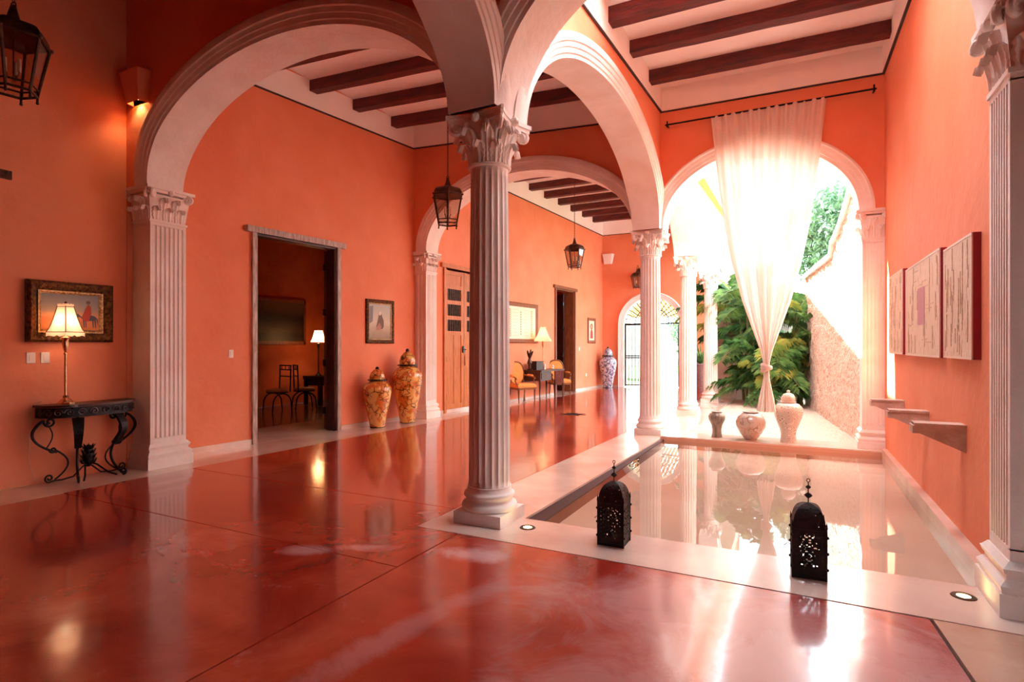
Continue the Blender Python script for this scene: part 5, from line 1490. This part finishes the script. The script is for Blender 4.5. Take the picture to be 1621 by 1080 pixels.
def tree(x, y, h, R, label, seed, name='tree', n=4500, size=.13):
    rnd = random.Random(seed); e = empty(name, (x, y, 0), 0, label, 'tree' if name == 'tree' else 'shrub')
    mb = MB(); mb.tube([(0, 0, 0), (.1, .05, h * .3), (-.05, 0, h * .6), (0, 0, h * .85)], [.03 * h, .024 * h, .016 * h, .008 * h], 10)
    for k in range(5):
        a = k * 1.3; mb.tube([(0, 0, h * .5), (R * .5 * cos(a), R * .5 * sin(a), h * .8)], [.012 * h, .004 * h], 7)
    mb.build('trunk', M['bark'], e)
    foliage(n, R, rnd, size, .8).build('crown', M['treeg'], e, (0, 0, h - R * .55), smooth=0)
    return e
tree(1.7, 31, 8.3, 2.6, 'green leafy tree rising beyond the courtyard wall right of the curtain', 4, n=9000, size=.16)
tree(-5.7, 36, 3.4, 1.7, 'leafy garden tree seen through the gate', 6, n=2500)
tree(-3.6, 31, 2.6, 1.3, 'round green garden bush seen between the columns through the gate', 9, 'shrub', 2500, .1)

# --- palms in the courtyard
def palm(loc, label, seed, nf=22, L0=1.9, stems=5, hgt=1.8, spread=.5, yellow=.12):
    rnd = random.Random(seed); e = empty('areca_palm', loc, 0, label, 'palm', 'palms at the back of the courtyard')
    st = MB(); gr_ = MB(); ye = MB()
    for s in range(stems):
        bx, by = rnd.uniform(-spread, spread), rnd.uniform(-spread * .6, spread * .6); hh = hgt * rnd.uniform(.45, 1.1)
        tx, ty = bx + rnd.uniform(-.25, .25), by + rnd.uniform(-.2, .2)
        st.tube([(bx, by, 0), ((bx + tx) / 2, (by + ty) / 2, hh * .5), (tx, ty, hh)], [.04, .03, .022], 8)
        for f in range(nf // stems + 2):
            az = rnd.uniform(0, 2 * pi); L = L0 * rnd.uniform(.7, 1.15); up = rnd.uniform(.35, 1.25)
            dirx, diry = cos(az), sin(az); pts = []
            for i in range(15):
                t = i / 14; r = L * t * cos(up) * (1 + .1 * t); z = hh + L * (t * sin(up) - .75 * t * t * (.6 + .3 * (1.3 - up)))
                x_, y_ = tx + dirx * r, ty + diry * r
                pts.append((x_, y_, max(z, .03)))
            st.tube(pts, [.012 - .009 * i / 14 for i in range(15)], 5)
            tgt = ye if rnd.random() < yellow else gr_
            side = Vector((-diry, dirx, 0))
            for i in range(2, 15):
                for sub in (0, .33, .66):
                    if i == 14 and sub: continue
                    p = Vector(pts[i]) if i == 14 else Vector(pts[i]).lerp(Vector(pts[i + 1]), sub)
                    tan = (Vector(pts[min(i + 1, 14)]) - Vector(pts[i - 1])).normalized()
                    ll = .46 * L / 1.9 * sin(pi * (.12 + .80 * (i + sub) / 15)) + .06
                    for sg in (-1, 1):
                        dd = (side * sg * .9 + tan * .55 + Vector((0, 0, rnd.uniform(-.45, .3)))).normalized()
                        m_ = p + dd * ll * .55 + Vector((0, 0, .01)); q = p + dd * ll + Vector((0, 0, -.30 * ll)); wv = dd.cross(Vector((0, 0, 1))).normalized() * .0065
                        tgt.add([tuple(p - wv * .5), tuple(p + wv * .5), tuple(m_ + wv), tuple(q), tuple(m_ - wv)], [(0, 1, 2, 3, 4)])
    st.build('stem', M['stem'], e); gr_.build('fronds', M['leafg'], e, smooth=0)
    if ye.v: ye.build('yellowed_fronds', M['leafy'], e, smooth=0, label='yellowing fronds')
    return e
palm((-1.25, 16.7, 0), 'leafy areca palm at the left of the courtyard end, tallest, beside the last column', 1, 26, 1.9, 6, 2.9, .25)
palm((-.35, 16.5, 0), 'dense areca palm against the courtyard end wall behind the curtain knot', 2, 32, 1.6, 8, 1.6, .35, .2)
palm((-.75, 15.9, 0), 'low bushy areca palm at the front of the courtyard planting', 3, 30, 1.15, 9, .7, .45, .15)
palm((-.15, 16.1, 0), 'areca palm with yellowed fronds beside the rough courtyard wall', 8, 20, 1.35, 6, 2.0, .15, .45)
# potted plant by the end wall
e = empty('potted_plant', (-3.02, 19.75, 0), 0, 'dark patterned planter with green plant by the end wall between white columns', 'plant')
mb = MB(); mb.lathe([(.17, 0), (.2, .05), (.30, .6), (.34, .85), (.36, .9), (.33, .92), (.3, .86)], 28); mb.build('planter', M['stoneurn'], e, smooth=50)
mb = MB(); rnd = random.Random(5)
for k in range(46):
    a = rnd.uniform(0, 6.28); L = rnd.uniform(.5, 1.25); up = rnd.uniform(.7, 1.4); P = []
    for i in range(7):
        t = i / 6; P.append((L * t * cos(up) * cos(a), L * t * cos(up) * sin(a), .88 + L * (t * sin(up) - .35 * t * t)))
    mb.ribbon(P, [.05 * (1 - (i / 6) ** 2) + .004 for i in range(7)], .003, (-sin(a), cos(a), 0))
mb.build('leaves', M['leafg'], e)

# ---------------------------------------------------------------- light
w = bpy.data.worlds.new('sky'); SC.world = w; w.use_nodes = True
nt = w.node_tree; bg = nt.nodes['Background']
bg.inputs['Color'].default_value = (0.78, 0.92, 1.0, 1); bg.inputs['Strength'].default_value = 3.2
sun = bpy.data.lights.new('sun', 'SUN'); sun.energy = 28; sun.color = (1, .98, .95); sun.angle = radians(.6)
so = bpy.data.objects.new('sun', sun); COL.objects.link(so)
dirv = Vector((-.532, .435, 1.0)).normalized()
so.rotation_euler = dirv.to_track_quat('Z', 'Y').to_euler(); so.location = (-8, 20, 18)

# ---------------------------------------------------------------- camera
cam = bpy.data.cameras.new('camera'); co = bpy.data.objects.new('camera', cam); COL.objects.link(co)
cam.sensor_width = 36; cam.lens = 36 * 900 / 1621.0
cam.shift_y = 8 / 1621.0
co.location = (0, 0, 1.5)
co.rotation_euler = (radians(90), 0, radians(27.0468))
cam.clip_end = 200
SC.camera = co
vs_ = SC.view_settings
vs_.view_transform = 'Standard'; vs_.look = 'None'; vs_.gamma = 1; vs_.use_curve_mapping = False; vs_.exposure = 1.88
cy = SC.cycles
cy.max_bounces = 14; cy.diffuse_bounces = 8; cy.glossy_bounces = 4; cy.transparent_max_bounces = 16; cy.sample_clamp_indirect = 12
cy.use_denoising = True
